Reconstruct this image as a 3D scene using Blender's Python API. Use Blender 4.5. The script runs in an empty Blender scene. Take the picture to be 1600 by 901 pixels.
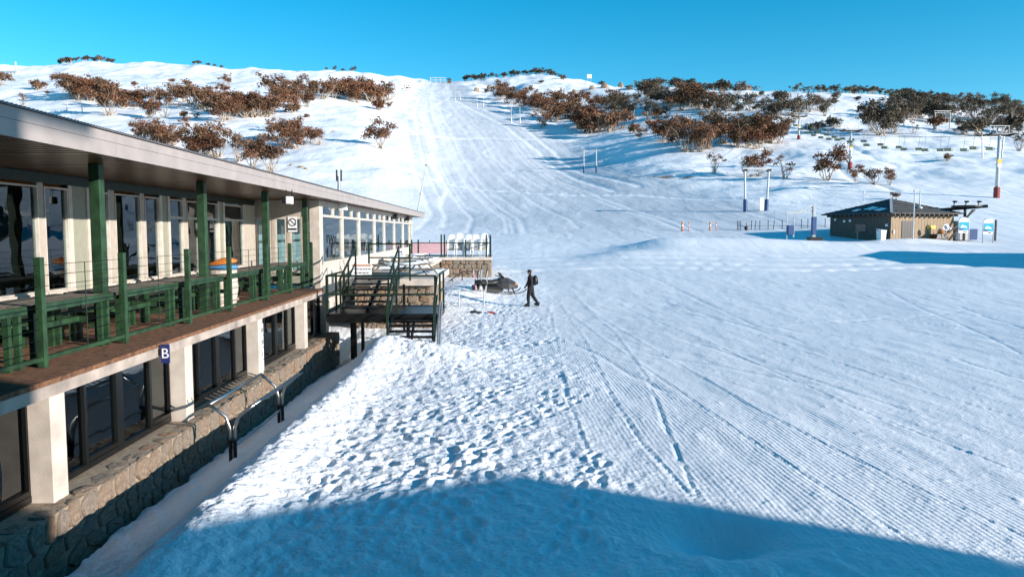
import bpy, math, random
import numpy as np
from mathutils import Vector, Matrix
random.seed(7)
SC = bpy.context.scene
COL = SC.collection

# ------------------------------------------------------------------ camera
EYE, F = 3.7, 1180.0
YAW, PIT = math.atan(26/F), math.atan(88.5/F)
cam = bpy.data.cameras.new('camera'); camo = bpy.data.objects.new('camera', cam); COL.objects.link(camo)
camo.location = (0, 0, EYE); camo.rotation_euler = (math.pi/2-PIT, 0, -YAW)
cam.sensor_width = 36; cam.lens = 36*F/1600; cam.clip_start = .05; cam.clip_end = 4000
SC.camera = camo
# ------------------------------------------------------------------ sky, sun, exposure
SUN_AZ, SUN_EL = math.radians(118), math.radians(14)
SUNV = Vector((math.sin(SUN_AZ)*math.cos(SUN_EL), math.cos(SUN_AZ)*math.cos(SUN_EL), math.sin(SUN_EL)))
W = bpy.data.worlds.new('World'); SC.world = W; W.use_nodes = True
wn, wl = W.node_tree.nodes, W.node_tree.links
sky = wn.new('ShaderNodeTexSky'); sky.sky_type = 'NISHITA'; sky.sun_disc = False
sky.sun_elevation = SUN_EL; sky.sun_rotation = SUN_AZ; sky.altitude = 1700; sky.air_density = 1.0; sky.dust_density = 0.0; sky.ozone_density = 2.6
hs = wn.new('ShaderNodeHueSaturation'); hs.inputs['Saturation'].default_value = 1.4; hs.inputs['Hue'].default_value = 0.48
wl.new(sky.outputs[0], hs.inputs['Color'])
wl.new(hs.outputs[0], wn['Background'].inputs[0]); wn['Background'].inputs[1].default_value = 0.132
sl = bpy.data.lights.new('sun', 'SUN'); sl.energy = 5.0; sl.angle = math.radians(.5); sl.color = (1, .91, .83)
so = bpy.data.objects.new('sun', sl); COL.objects.link(so); so.rotation_euler = SUNV.to_track_quat('Z', 'Y').to_euler(); so.location = (60, -40, 60)
SC.view_settings.view_transform = 'Standard'; SC.view_settings.look = 'None'; SC.view_settings.gamma = 1
SC.view_settings.use_curve_mapping = False
SC.view_settings.exposure = 0.72

# ------------------------------------------------------------------ helpers
def tag(o, label=None, cat=None, group=None, kind=None):
    if label: o['label'] = label
    if cat: o['category'] = cat
    if group: o['group'] = group
    if kind: o['kind'] = kind
    return o
def thing(name, label, cat, loc=(0, 0, 0), rz=0, group=None):
    o = bpy.data.objects.new(name, None); COL.objects.link(o); o.empty_display_size = .2
    o.location = loc; o.rotation_euler = (0, 0, rz)
    return tag(o, label, cat, group)
def origin(p):
    v = Vector((0, 0, 0))
    while p is not None: v += p.location; p = p.parent
    return v
def children(o): return [c for c in bpy.data.objects if c.parent == o]
def tree_of(o): return (o, [tree_of(c) for c in children(o)])
def copy_tree(t, parent=None):
    c = t[0].copy(); COL.objects.link(c); c.parent = parent
    for k in t[1]: copy_tree(k, c)
    return c
class MB:
    def __init__(s): s.v = []; s.f = []
    def add(s, vs, fs):
        n = len(s.v); s.v += [tuple(v) for v in vs]; s.f += [tuple(i+n for i in f) for f in fs]; return s
    def box(s, x0, x1, y0, y1, z0, z1):
        return s.add([(x0,y0,z0),(x1,y0,z0),(x1,y1,z0),(x0,y1,z0),(x0,y0,z1),(x1,y0,z1),(x1,y1,z1),(x0,y1,z1)],
                     [(3,2,1,0),(4,5,6,7),(0,1,5,4),(1,2,6,5),(2,3,7,6),(3,0,4,7)])
    def bar(s, a, b, w, h=None, up=(0, 0, 1)):
        h = h or w; a, b = Vector(a), Vector(b); d = (b-a).normalized(); u = Vector(up)
        if abs(d.dot(u)) > .98: u = Vector((0, 1, 0))
        r = d.cross(u).normalized()*(w/2); u = r.cross(d).normalized()*(h/2)
        vs = [p+i*r+j*u for p in (a, b) for i, j in ((-1,-1),(1,-1),(1,1),(-1,1))]
        return s.add(vs, [(0,1,2,3),(7,6,5,4),(0,4,5,1),(1,5,6,2),(2,6,7,3),(3,7,4,0)])
    def tube(s, pts, r, n=8, cap=True):
        pts = [Vector(p) for p in pts]; rr = r if isinstance(r, (list, tuple)) else [r]*len(pts)
        vs = []; k = len(pts)
        d0 = (pts[1]-pts[0]).normalized(); u = Vector((0, 0, 1)) if abs(d0.z) < .9 else Vector((0, 1, 0))
        for i, p in enumerate(pts):
            d = (pts[min(i+1, k-1)]-pts[max(i-1, 0)]).normalized()
            a = d.cross(u).normalized(); b = a.cross(d).normalized(); u = b
            vs += [p+(a*math.cos(2*math.pi*j/n)+b*math.sin(2*math.pi*j/n))*rr[i] for j in range(n)]
        fs = [(i*n+j, i*n+(j+1) % n, (i+1)*n+(j+1) % n, (i+1)*n+j) for i in range(k-1) for j in range(n)]
        if cap: fs += [tuple(range(n))[::-1], tuple(range((k-1)*n, k*n))]
        return s.add(vs, fs)
    def prism(s, pts, off):   # planar polygon pts extruded by vector off
        pts = [Vector(p) for p in pts]; off = Vector(off); n = len(pts)
        return s.add(pts+[p+off for p in pts], [tuple(range(n))[::-1], tuple(range(n, 2*n))]+[(i, (i+1) % n, n+(i+1) % n, n+i) for i in range(n)])
    def loft(s, rings, cap=True):
        n = len(rings[0]); vs = [p for r in rings for p in r]
        fs = [(i*n+j, i*n+(j+1) % n, (i+1)*n+(j+1) % n, (i+1)*n+j) for i in range(len(rings)-1) for j in range(n)]
        if cap: fs += [tuple(range(n))[::-1], tuple(range((len(rings)-1)*n, len(rings)*n))]
        return s.add(vs, fs)
    def ball(s, c, r, n=10, m=6, jit=0, rnd=random):
        rx, ry, rz = r if isinstance(r, (tuple, list)) else (r, r, r); rings = []
        for i in range(1, m):
            t = math.pi*i/m; ring = []
            for j in range(n):
                k = 1+rnd.uniform(-jit, jit); p = 2*math.pi*j/n
                ring.append((c[0]+rx*k*math.sin(t)*math.cos(p), c[1]+ry*k*math.sin(t)*math.sin(p), c[2]-rz*k*math.cos(t)))
            rings.append(ring)
        return s.loft(rings)
    def mesh(s, name, smooth=False):
        me = bpy.data.meshes.new(name); me.from_pydata(s.v, [], s.f); me.validate()
        import bmesh
        bm = bmesh.new(); bm.from_mesh(me); bmesh.ops.recalc_face_normals(bm, faces=bm.faces); bm.to_mesh(me); bm.free()
        if smooth: me.polygons.foreach_set('use_smooth', [True]*len(me.polygons))
        return me
    def build(s, name, mat, parent=None, local=False, smooth=False, bevel=0):
        if parent is not None and not local:
            o = origin(parent); s.v = [(v[0]-o.x, v[1]-o.y, v[2]-o.z) for v in s.v]
        me = s.mesh(name, smooth); me.materials.append(mat)
        ob = bpy.data.objects.new(name, me); COL.objects.link(ob); ob.parent = parent
        if bevel:
            b = ob.modifiers.new('bevel', 'BEVEL'); b.width = bevel; b.segments = 2; b.limit_method = 'ANGLE'
        return ob
def inst(name, me, parent, loc, rot=(0, 0, 0), scale=(1, 1, 1), mat=None):
    o = bpy.data.objects.new(name, me); COL.objects.link(o); o.parent = parent
    if parent is not None: loc = Vector(loc)-origin(parent)
    o.location = loc; o.rotation_euler = rot; o.scale = scale
    return o

# ------------------------------------------------------------------ materials
def mat(name, col, rough=.6, metal=0, var=.15, scale=6, bump=0, bscale=40, spec=.4, col2=None):
    m = bpy.data.materials.new(name); m.use_nodes = True; n, l = m.node_tree.nodes, m.node_tree.links
    p = n['Principled BSDF']; p.inputs['Roughness'].default_value = rough; p.inputs['Metallic'].default_value = metal
    p.inputs['Specular IOR Level'].default_value = spec
    tc = n.new('ShaderNodeTexCoord'); tx = n.new('ShaderNodeTexNoise'); tx.inputs['Scale'].default_value = scale; tx.inputs['Detail'].default_value = 6
    l.new(tc.outputs['Object'], tx.inputs['Vector'])
    rp = n.new('ShaderNodeValToRGB'); rp.color_ramp.elements[0].position = .3; rp.color_ramp.elements[1].position = .72
    c2 = col2 or tuple(c*(1-var) for c in col)
    rp.color_ramp.elements[0].color = (*c2, 1); rp.color_ramp.elements[1].color = (*[min(1, c*(1+var*.5)) for c in col], 1)
    l.new(tx.outputs['Fac'], rp.inputs[0]); l.new(rp.outputs[0], p.inputs['Base Color'])
    if bump:
        t2 = n.new('ShaderNodeTexNoise'); t2.inputs['Scale'].default_value = bscale; t2.inputs['Detail'].default_value = 5
        l.new(tc.outputs['Object'], t2.inputs['Vector'])
        b = n.new('ShaderNodeBump'); b.inputs['Strength'].default_value = bump; b.inputs['Distance'].default_value = .02
        l.new(t2.outputs['Fac'], b.inputs['Height']); l.new(b.outputs[0], p.inputs['Normal'])
    return m
def glass(name, tint=(.5, .6, .6), ior=1.9, wav=.12):
    m = bpy.data.materials.new(name); m.use_nodes = True; n, l = m.node_tree.nodes, m.node_tree.links
    n.remove(n['Principled BSDF']); out = n['Material Output']
    t = n.new('ShaderNodeBsdfTransparent'); t.inputs[0].default_value = (*tint, 1)
    g = n.new('ShaderNodeBsdfGlossy'); g.inputs['Roughness'].default_value = .015; g.inputs[0].default_value = (.9, .97, 1, 1)
    fr = n.new('ShaderNodeFresnel'); fr.inputs[0].default_value = ior; mx = n.new('ShaderNodeMixShader')
    tc = n.new('ShaderNodeTexCoord'); tx = n.new('ShaderNodeTexNoise'); tx.inputs['Scale'].default_value = 1.6; tx.inputs['Detail'].default_value = 1
    b = n.new('ShaderNodeBump'); b.inputs['Strength'].default_value = wav; b.inputs['Distance'].default_value = .05
    l.new(tc.outputs['Object'], tx.inputs['Vector']); l.new(tx.outputs['Fac'], b.inputs['Height']); l.new(b.outputs[0], g.inputs['Normal'])
    l.new(fr.outputs[0], mx.inputs[0]); l.new(t.outputs[0], mx.inputs[1]); l.new(g.outputs[0], mx.inputs[2]); l.new(mx.outputs[0], out.inputs[0])
    return m
M = dict(
    cream=mat('cream_paint', (.40, .355, .30), .55, var=.12, bump=.1),
    white=mat('white_paint', (.545, .48, .415), .55, var=.22, scale=3.5, bump=.12),
    fascia=mat('fascia_paint', (.33, .292, .275), .45, var=.14, scale=2.5, bump=.04),
    beamp=mat('beam_paint', (.38, .32, .275), .6, var=.45, scale=2.6, bump=.15),
    sagewall=mat('sage_wall', (.27, .27, .21), .6, var=.1),
    green=mat('green_paint', (.021, .058, .025), .5, var=.55, scale=5, bump=.25),
    dgreen=mat('dark_green_steel', (.010, .024, .014), .45, var=.3, bump=.08),
    soffit=mat('varnished_soffit', (.125, .056, .021), .32, var=.6, scale=3, spec=.3),
    carpet=mat('rust_carpet', (.25, .115, .055), .95, col2=(.07, .038, .025), scale=11, bump=.8, bscale=90),
    black=mat('black_frame', (.006, .0065, .0065), .35, var=.3),
    rubber=mat('black_plastic', (.012, .012, .013), .5, var=.3),
    stone=mat('granite_stone', (.29, .215, .15), .85, col2=(.14, .105, .08), scale=7, bump=.7, bscale=30),
    stone2=mat('grey_stone', (.27, .215, .165), .85, col2=(.13, .11, .09), scale=8, bump=.7, bscale=30),
    stone3=mat('rusty_stone', (.29, .185, .11), .85, col2=(.15, .10, .07), scale=6, bump=.7, bscale=30),
    mortar=mat('mortar', (.31, .245, .175), .95, var=.35, scale=12, bump=.6),
    dark=mat('dark_interior', (.04, .036, .032), .8),
    wood=mat('interior_wood', (.42, .21, .09), .6, var=.4, scale=3),
    tablew=mat('weathered_wood', (.20, .17, .135), .8, var=.4, scale=10, bump=.3),
    steel=mat('stainless_steel', (.55, .55, .53), .28, 1, var=.1),
    galv=mat('galvanised_steel', (.42, .44, .45), .5, .7, var=.2),
    lightgrey=mat('pale_grey_paint', (.5, .51, .52), .5, var=.15),
    roof=mat('roof_metal', (.16, .15, .15), .5, .3, var=.2),
    glass=glass('window_glass', (.62, .68, .68), 1.65), glassd=glass('dark_window_glass', (.35, .4, .42), 1.8), glassc=glass('sunroom_glass', (.74, .86, .88), 1.9, .05),
    plasticw=mat('white_plastic', (.75, .75, .74), .4, var=.05),
    blue=mat('navy_sign', (.02, .03, .13), .4, var=.05), signw=mat('white_sign', (.75, .76, .78), .4, var=.03),
    orange=mat('orange_plastic', (.55, .17, .03), .5), red=mat('red_paint', (.24, .03, .025), .5), pink=mat('pink_banner', (.6, .38, .42), .7),
    bluep=mat('blue_pad', (.03, .075, .19), .6), bluel=mat('light_blue_cloth', (.06, .2, .38), .6),
    teal=mat('teal_sign', (.015, .42, .50), .4, col2=(.02, .28, .48), scale=1.2),
    hutd=mat('dark_and_shaded_timber', (.11, .095, .08), .8, var=.3, scale=8), hutroof=mat('dark_roof_tiles', (.05, .052, .055), .7, var=.4, scale=3),
    hutw=mat('brown_and_sunlit_timber', (.34, .25, .165), .8, var=.3, scale=8),  # on the hut, a lighter copy of its timber for the sunlit side
    trunk=mat('gum_bark', (.46, .37, .28), .85, col2=(.24, .18, .13), scale=1.5),
    deadw=mat('bleached_branch', (.42, .38, .33), .85, col2=(.2, .17, .15), scale=1.5),
    rock=mat('granite_boulder', (.36, .27, .20), .9, col2=(.15, .12, .10), scale=1.2, bump=.6, bscale=6),
    jacket=mat('black_jacket', (.005, .005, .007), .75, bump=.2), skin=mat('skin', (.42, .24, .17), .6),
    yellow=mat('yellow_sign', (.8, .45, .04), .5), pale=mat('pale_yellow_board', (.7, .68, .45), .6),
)
def leafmat(name, a, b, c):
    m = bpy.data.materials.new(name); m.use_nodes = True; n, l = m.node_tree.nodes, m.node_tree.links
    p = n['Principled BSDF']; p.inputs['Roughness'].default_value = .7; p.inputs['Specular IOR Level'].default_value = .2
    at_ = n.new('ShaderNodeAttribute'); at_.attribute_name = 'leafvar'
    oi = n.new('ShaderNodeObjectInfo'); ad = n.new('ShaderNodeMath'); ad.operation = 'MULTIPLY_ADD'
    ad.inputs[1].default_value = .5; l.new(oi.outputs['Random'], ad.inputs[0]); l.new(at_.outputs['Fac'], ad.inputs[2])
    rp = n.new('ShaderNodeValToRGB'); e = rp.color_ramp.elements
    e[0].position = .1; e[0].color = (*a, 1); e[1].position = 1.15 if False else 1.0; e[1].color = (*c, 1); k = e.new(.55); k.color = (*b, 1)
    l.new(ad.outputs[0], rp.inputs[0])
    mx = n.new('ShaderNodeMix'); mx.data_type = 'RGBA'; mx.inputs[7].default_value = (.095, .08, .05, 1)      # some trees lean to olive
    r2 = n.new('ShaderNodeMath'); r2.operation = 'FRACT'; r3 = n.new('ShaderNodeMath'); r3.operation = 'MULTIPLY'; r3.inputs[1].default_value = 7.31
    r4 = n.new('ShaderNodeMath'); r4.operation = 'MULTIPLY'; r4.inputs[1].default_value = .5; l.new(oi.outputs['Random'], r3.inputs[0]); l.new(r3.outputs[0], r2.inputs[0]); l.new(r2.outputs[0], r4.inputs[0])
    l.new(r4.outputs[0], mx.inputs[0]); l.new(rp.outputs[0], mx.inputs[6]); l.new(mx.outputs[2], p.inputs['Base Color'])
    return m
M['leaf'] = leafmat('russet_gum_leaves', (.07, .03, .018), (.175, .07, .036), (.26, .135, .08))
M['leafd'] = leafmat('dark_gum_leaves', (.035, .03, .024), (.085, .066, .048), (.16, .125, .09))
# ------------------------------------------------------------------ terrain height field (world metres)
def sstep(a, b, x):
    t = np.clip((x-a)/(b-a), 0, 1); return t*t*(3-2*t)
def _hash(ix, iy, seed):
    h = (ix.astype(np.int64)*374761393+iy.astype(np.int64)*668265263+seed*1274126177) & 0xFFFFFFFF
    h = ((h ^ (h >> 13))*1103515245) & 0xFFFFFFFF
    h = ((h ^ (h >> 15))*2246822519) & 0xFFFFFFFF
    return ((h ^ (h >> 16)) & 0xFFFFFF)/float(0xFFFFFF)
def vnoise(x, y, seed=0):
    ix, iy = np.floor(x), np.floor(y); fx, fy = x-ix, y-iy
    fx = fx*fx*fx*(fx*(fx*6-15)+10); fy = fy*fy*fy*(fy*(fy*6-15)+10)
    a = _hash(ix, iy, seed); b = _hash(ix+1, iy, seed); c = _hash(ix, iy+1, seed); d = _hash(ix+1, iy+1, seed)
    return (a+(b-a)*fx)*(1-fy)+(c+(d-c)*fx)*fy-.5
def fbm(x, y, seed=0, o=4):
    r = 0; k = 1
    for i in range(o):
        r = r+vnoise(x*k+i*17.3, y*k-i*9.1, seed+i)/k; k *= 2
    return r
# columns: bearing (X/Y) -> list of (Y, z); crest last
TAB = [
 (-1.6, [(0,0),(38,0),(60,1.5),(90,5),(120,9),(190,24),(300,50),(480,92),(520,98),(900,40)]),
 (-.66, [(0,0),(38,0),(60,1.5),(90,5),(120,9.5),(150,15.4),(190,25),(230,36),(300,55),(400,82),(480,104),(520,112),(560,113),(900,40)]),
 (-.486,[(0,0),(38,0),(60,1.5),(90,5),(120,9.5),(150,15.4),(190,25),(230,37),(300,56),(400,84),(480,106),(520,116),(560,117),(900,40)]),
 (-.317,[(0,0),(38,0),(60,1.2),(90,4.6),(120,9),(150,15.2),(190,25.5),(230,38),(300,57),(400,83),(480,104),(520,114),(560,115),(900,40)]),
 (-.147,[(0,0),(38,0),(60,1),(90,3.6),(120,8),(150,15),(170,20.5),(200,28),(230,35),(300,53),(400,78),(500,104),(560,118),(600,118),(900,50)]),
 (-.063,[(0,0),(38,0),(60,.9),(83,2.4),(100,3.9),(130,7.5),(170,14),(236,27),(300,42),(400,67),(480,86),(540,104),(610,123),(640,123),(900,60)]),
 (.022, [(0,0),(38,0),(60,.9),(83,2.4),(100,3.9),(130,7.2),(170,13.5),(236,25.5),(300,41),(400,67),(500,98),(590,124),(620,124),(900,60)]),
 (.107, [(0,0),(38,0),(60,.9),(83,2.4),(100,3.8),(130,7.2),(170,13),(236,23),(300,39),(400,68),(500,102),(560,121),(590,121),(900,60)]),
 (.234, [(0,0),(38,0),(60,1),(83,2.5),(100,4),(125,6.9),(150,11),(180,19),(230,32),(300,50),(380,72),(450,90),(480,91),(900,50)]),
 (.361, [(0,0),(38,0),(60,1),(83,2.6),(100,4.2),(118,6.9),(150,13.5),(185,22),(230,34),(300,53),(380,75),(400,77),(900,40)]),
 (.53,  [(0,0),(38,0),(60,1),(83,2.6),(100,4.8),(120,8.5),(150,14),(185,23),(230,34.5),(300,54),(360,70),(380,71),(900,40)]),
 (.70,  [(0,0),(38,0),(60,1),(83,2.6),(100,5),(123,9.3),(160,17),(200,26),(260,40.5),(320,55),(350,59),(370,59),(900,40)]),
 (1.8,  [(0,0),(38,0),(60,1),(100,5),(160,15),(260,34),(350,48),(900,40)]),
]
_Y = np.arange(0, 1000, 2.0); _U = np.arange(-1.6, 1.8001, .01)
_cols = np.array([np.interp(_Y, [p[0] for p in c[1]], [p[1] for p in c[1]]) for c in TAB])
_T = np.array([np.interp(_U, [c[0] for c in TAB], _cols[:, j]) for j in range(len(_Y))])      # [Y,U]
def _gs(a, s, ax):
    k = np.exp(-.5*(np.arange(-int(3*s), int(3*s)+1)/s)**2); k /= k.sum()
    pad = [(0, 0), (0, 0)]; pad[ax] = (len(k)//2, len(k)//2); b = np.pad(a, pad, 'edge')
    return np.apply_along_axis(lambda v: np.convolve(v, k, 'valid'), ax, b)
_T = _gs(_T, 3.5, 1); _Ta = _gs(_T, 2.5, 0); _Tb = _gs(_T, 6, 0); _w = sstep(100, 220, _Y)[:, None]; _T = _Ta*(1-_w)+_Tb*_w
def base(X, Y):
    Yc = np.clip(Y, .5, 997); u = np.clip(X/np.maximum(Yc, 6), -1.599, 1.799)
    fy = Yc/2; iy = np.floor(fy).astype(int); ty = fy-iy; fu = (u+1.6)/.01; iu = np.clip(np.floor(fu).astype(int), 0, len(_U)-2); tu = fu-iu
    iy = np.clip(iy, 0, len(_Y)-2)
    return (_T[iy, iu]*(1-tu)+_T[iy, iu+1]*tu)*(1-ty)+(_T[iy+1, iu]*(1-tu)+_T[iy+1, iu+1]*tu)*ty
def gauss(X, Y, x, y, rx, ry, h): return h*np.exp(-((X-x)/rx)**2-((Y-y)/ry)**2)
RUN = None
def runmask(X, Y):
    if RUN is None: return np.zeros_like(X)
    yl, xl, yr, xr = RUN
    a = np.interp(Y, yl, xl); b = np.interp(Y, yr, xr)
    return sstep(-4, 6, X-a)*sstep(-4, 6, b-X)*sstep(62, 118, Y)
def H(X, Y):
    X = np.asarray(X, float); Y = np.asarray(Y, float)
    z = base(X, Y)
    z = z+.52*(1-sstep(6, 36, Y))*(1-sstep(2, 14, X)*.6)
    far = sstep(105, 170, Y)*(1-.85*runmask(X, Y))
    z = z+far*(2.6*fbm(X/34, Y/34, 3, 4)+.5*fbm(X/7, Y/7, 9, 3))
    z = z+sstep(330, 480, Y)*(1-.8*runmask(X, Y))*3.2*fbm(X/26, Y/60, 21, 4)
    z = z+gauss(X, Y, 17, 73, np.where(X < 17, 4.2, 24), 5, 1.25)+gauss(X, Y, 11, 66, np.where(X < 11, 3.2, 12), 3.5, .5)+gauss(X, Y, -2.2, 20.3, 1.8, 2.0, .48)+gauss(X, Y, 22, 62, 16, 5, .25)   # groomed rollers
    z = z+gauss(X, Y, 44.5, 79.5, 5, 2.0, .55)+gauss(X, Y, 2.38, 7.7, .5, .38, -.32)
    z = z+gauss(X, Y, -2.2, 40.5, 1.6, 3.5, .45)+gauss(X, Y, -1.2, 46, 2, 3, .3)
    z = z+.10*fbm(X/9, Y/14, 31, 3)*sstep(4, 12, Y)
    # bank falling towards the moat along the lodge wall
    bm_ = (1-sstep(24, 28.5, Y))
    e = -4.86+.16*fbm(X*0+1.7, Y/.6, 5, 4)+.10*fbm(X*1.3, Y*3.1, 8, 3)
    drop = np.clip(-2.95-X, 0, 2.0)*.34*sstep(0, .6, -2.95-X)+1.1*sstep(0, .22, e-X)
    return z-bm_*(drop-.24*np.exp(-((X+3.15)/.6)**2)*sstep(4, 7, Y))
def ray(px, py):
    f = Vector((math.sin(YAW)*math.cos(PIT), math.cos(YAW)*math.cos(PIT), -math.sin(PIT))); r = Vector((math.cos(YAW), -math.sin(YAW), 0)); u = r.cross(f)
    d = f+r*((px-800)/F)+u*((450.5-py)/F); return d/d.y
_ys = np.geomspace(5, 960, 5000)
def at(px, py, Y=None):
    d = ray(px, py)
    if Y is None:
        h = H(d.x*_ys, _ys); z = EYE+d.z*_ys; k = np.nonzero(h >= z)[0]
        Y = _ys[k[0]] if len(k) else None
        if Y is None:                                    # above the crest: stand on the crest of that bearing
            m = _ys > 200; Y = _ys[m][np.argmax((h[m]-EYE)/_ys[m])]; return Vector((d.x*Y, Y, float(H(np.array([d.x*Y]), np.array([Y]))[0])))
    return Vector((d.x*Y, Y, EYE+d.z*Y))
def gz(x, y): return float(H(np.array([float(x)]), np.array([float(y)]))[0])
_l = [at(*p) for p in ((640,330),(622,260),(618,210),(618,165),(650,134))]; _r = [at(*p) for p in ((1250,335),(1080,290),(985,262),(880,212),(760,163),(722,132))]
RUN = ([p.y for p in _l], [p.x for p in _l], [p.y for p in _r], [p.x for p in _r])

# grid: rows dense where they are near, columns by bearing from a point 6 m behind
ys = [-6.0]
while ys[-1] < 960:
    y = ys[-1]; ys.append(y+(.075 if y < 7 else max(.03, min(y*y/2600, y/165, 4)) if y < 700 else 12))
ys = np.array(ys)
ui = np.linspace(-.72, .72, 860); uo = np.geomspace(.74, 4.2, 34); us = np.concatenate([-uo[::-1], ui, uo])
UU, YY = np.meshgrid(us, ys); XX = UU*(YY+8); NR, NC = XX.shape
ZZ = H(XX, YY)
# trampled snow, groomer passes, tracks
bx = .9+.035*YY+.25*vnoise(YY/3, YY*0, 4)
bx = bx+.9*fbm(XX/.9, YY/2.2, 61, 3)
rough = sstep(-1.9, 1.6, bx-XX)*sstep(3, 7, YY)*(1-sstep(48, 70, YY))
rough = np.maximum(rough, (1-sstep(7.2, 9.5, YY+.25*XX))*.8)
groom = (1-rough)*(1-sstep(60, 90, YY))
lump = .7*fbm(XX/.11, YY/.16, 41, 4)+.8*np.abs(fbm(XX/.42, YY/.6, 47, 4))-.5*np.abs(fbm(XX/.9, YY/1.3, 48, 3))
ZZ += rough*(.054*lump-.02*np.clip(fbm(XX/.4, YY/.6, 53, 2), .05, 1))*(1-.6*sstep(-3.3, -3.9, XX))
ZZ += rough*sstep(-3.2, -4.2, XX)*.05*fbm(XX/.18, YY/.18, 59, 3)
ZZ += (1-rough)*sstep(3, 7, YY)*(1-sstep(45, 70, YY))*(.022*fbm(XX/.5, YY/1.4, 67, 4)+.03*np.clip(fbm(XX/.16, YY/.2, 71, 3)-.28, 0, 1))
rf = random.Random(5); dU = ui[1]-ui[0]
for k in range(60):                                      # boot prints, in walking lines
    x, y, a = rf.uniform(-2.9, 1.6), rf.uniform(7, 40), rf.gauss(math.pi/2, .5)
    for j in range(rf.randint(5, 14)):
        x += .33*math.cos(a); y += .33*math.sin(a); a += rf.gauss(0, .08); s = .11 if j % 2 else -.11
        if not (-2.95 < x < 1.2+.035*y and 6.5 < y < 42): break
        cx, cy = x+s*math.sin(a), y-s*math.cos(a)
        r0, r1 = np.searchsorted(ys, (cy-.3, cy+.3)); c0, c1 = np.searchsorted(us, ((cx-.3)/(cy+8), (cx+.3)/(cy+8)))
        X_, Y_ = XX[r0:r1, c0:c1]-cx, YY[r0:r1, c0:c1]-cy
        if X_.size < 4: continue
        u_ = X_*math.cos(a)+Y_*math.sin(a); v_ = -X_*math.sin(a)+Y_*math.cos(a); d_ = np.sqrt((u_/.16)**2+(v_/.075)**2)
        ZZ[r0:r1, c0:c1] += -.035*(1-sstep(.6, 1.1, d_))+.012*np.exp(-((d_-1.35)/.25)**2)
track = np.zeros_like(XX); dz = np.zeros_like(XX)
def stamp(P, w, depth, val, lip=0):
    P = np.array(P, float); seg = np.linalg.norm(np.diff(P, axis=0), axis=1); s = np.concatenate([[0], np.cumsum(seg)])
    y0 = P[:, 1].min(); step = max(.04, y0/900); t = np.arange(0, s[-1], step); x = np.interp(t, s, P[:, 0]); y = np.interp(t, s, P[:, 1])
    for off in np.arange(-w*1.6, w*1.61, max(w/4, step*.7)):
        r = np.clip(np.searchsorted(ys, y), 1, NR-2); c = np.searchsorted(us, (x+off)/(y+8)); ok = (c > 1) & (c < NC-2)
        g = math.exp(-(off/w)**2*1.2)
        np.minimum.at(dz, (r[ok], c[ok]), -depth*g)
        if lip: np.maximum.at(dz, (r[ok], c[ok]), lip*math.exp(-((abs(off)-w*1.3)/(w*.4))**2)-(0 if abs(off) > w else 1))
        np.maximum.at(track, (r[ok], c[ok]), val*g)
def curve(pts, n=60):
    pts = np.array(pts); t = np.linspace(0, 1, len(pts)); T = np.linspace(0, 1, n)
    return np.stack([np.interp(T, t, pts[:, 0]), np.interp(T, t, pts[:, 1])], 1)
def gl(pp): return [tuple(at(*p)[:2]) for p in pp]
# groomer pass edges on the flat
for pp in [((846,455),(900,498),(985,560),(1130,660),(1290,765),(1440,858)), ((856,470),(868,530),(885,620),(915,700),(945,760)), ((905,470),(1010,540),(1180,640),(1400,750),(1600,838)),
           ((960,470),(1120,540),(1340,640),(1600,742)), ((1040,470),(1230,540),(1440,610),(1600,655)), ((890,452),(960,520),(1010,590),(1045,680),(1085,770),(1180,900)), ((870,440),(1000,452),(1250,480),(1600,520)), ((850,425),(1000,430),(1300,446),(1600,462)),
           ((872,470),(912,530),(955,620),(1000,690),(1110,830)), ((1150,515),(1300,500),(1480,490),(1600,497))]:
    stamp(curve(gl(pp), 80), .03, .010, .1, .008)
rs = random.Random(3)
for k in range(16):                                       # faint single ski lines over the flat
    x0, y0 = rs.uniform(850, 1600), rs.uniform(405, 560); a = rs.uniform(-.12, .55); L = rs.uniform(120, 420)
    P = [(x0+i*L/8, y0+i*L/8*a+rs.uniform(-3, 3)) for i in range(9)]; P = [p for p in P if 0 < p[0] < 1640 and 398 < p[1] < 880]
    if len(P) > 2: stamp(curve(gl(P), 40), .03, .01, .2)
# turns down the ski run
for k in range(15):
    ya, yb = rs.uniform(180, 540), 0; yb = ya-rs.uniform(60, 170); yb = max(yb, 100); n = 70; T = np.linspace(0, 1, n); Y = ya+(yb-ya)*T
    xl, xr = np.interp(ya, *RUN[:2][::1]), np.interp(ya, RUN[2], RUN[3])
    fx = rs.uniform(.05, .72); A = rs.uniform(1.2, 4.5); w = rs.uniform(12, 26); ph = rs.uniform(0, 6)
    X = np.interp(Y, *RUN[:2])*(1-fx)+np.interp(Y, RUN[2], RUN[3])*fx+A*np.sin(Y/w*2+ph)+rs.uniform(-.05, .05)*(Y-ya)
    stamp(np.stack([X, Y], 1), rs.uniform(.2, .5), .04, rs.uniform(.3, .8))
for k in range(60):                                       # groomer lines down the fall line
    ya = rs.uniform(260, 560); yb = max(95, ya-rs.uniform(120, 300)); Y = np.linspace(ya, yb, 50); fx = rs.uniform(.03, .97)
    X = np.interp(Y, *RUN[:2])*(1-fx)+np.interp(Y, RUN[2], RUN[3])*fx
    stamp(np.stack([X, Y], 1), rs.uniform(.15, .5), .06, rs.uniform(.1, .5))
for pp in [((712,158),(750,178),(792,199),(843,239),(900,280),(960,300)), ((755,171),(824,204),(866,239),(912,272),(1000,292)), ((640,205),(760,216),(900,216)), ((620,262),(700,288),(800,300),(1000,305),(1290,322)), ((1290,235),(1310,262),(1340,285),(1400,300)), ((1322,222),(1345,240),(1400,262))]:
    stamp(curve(gl(pp), 90), .8, .2, .9)
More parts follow.
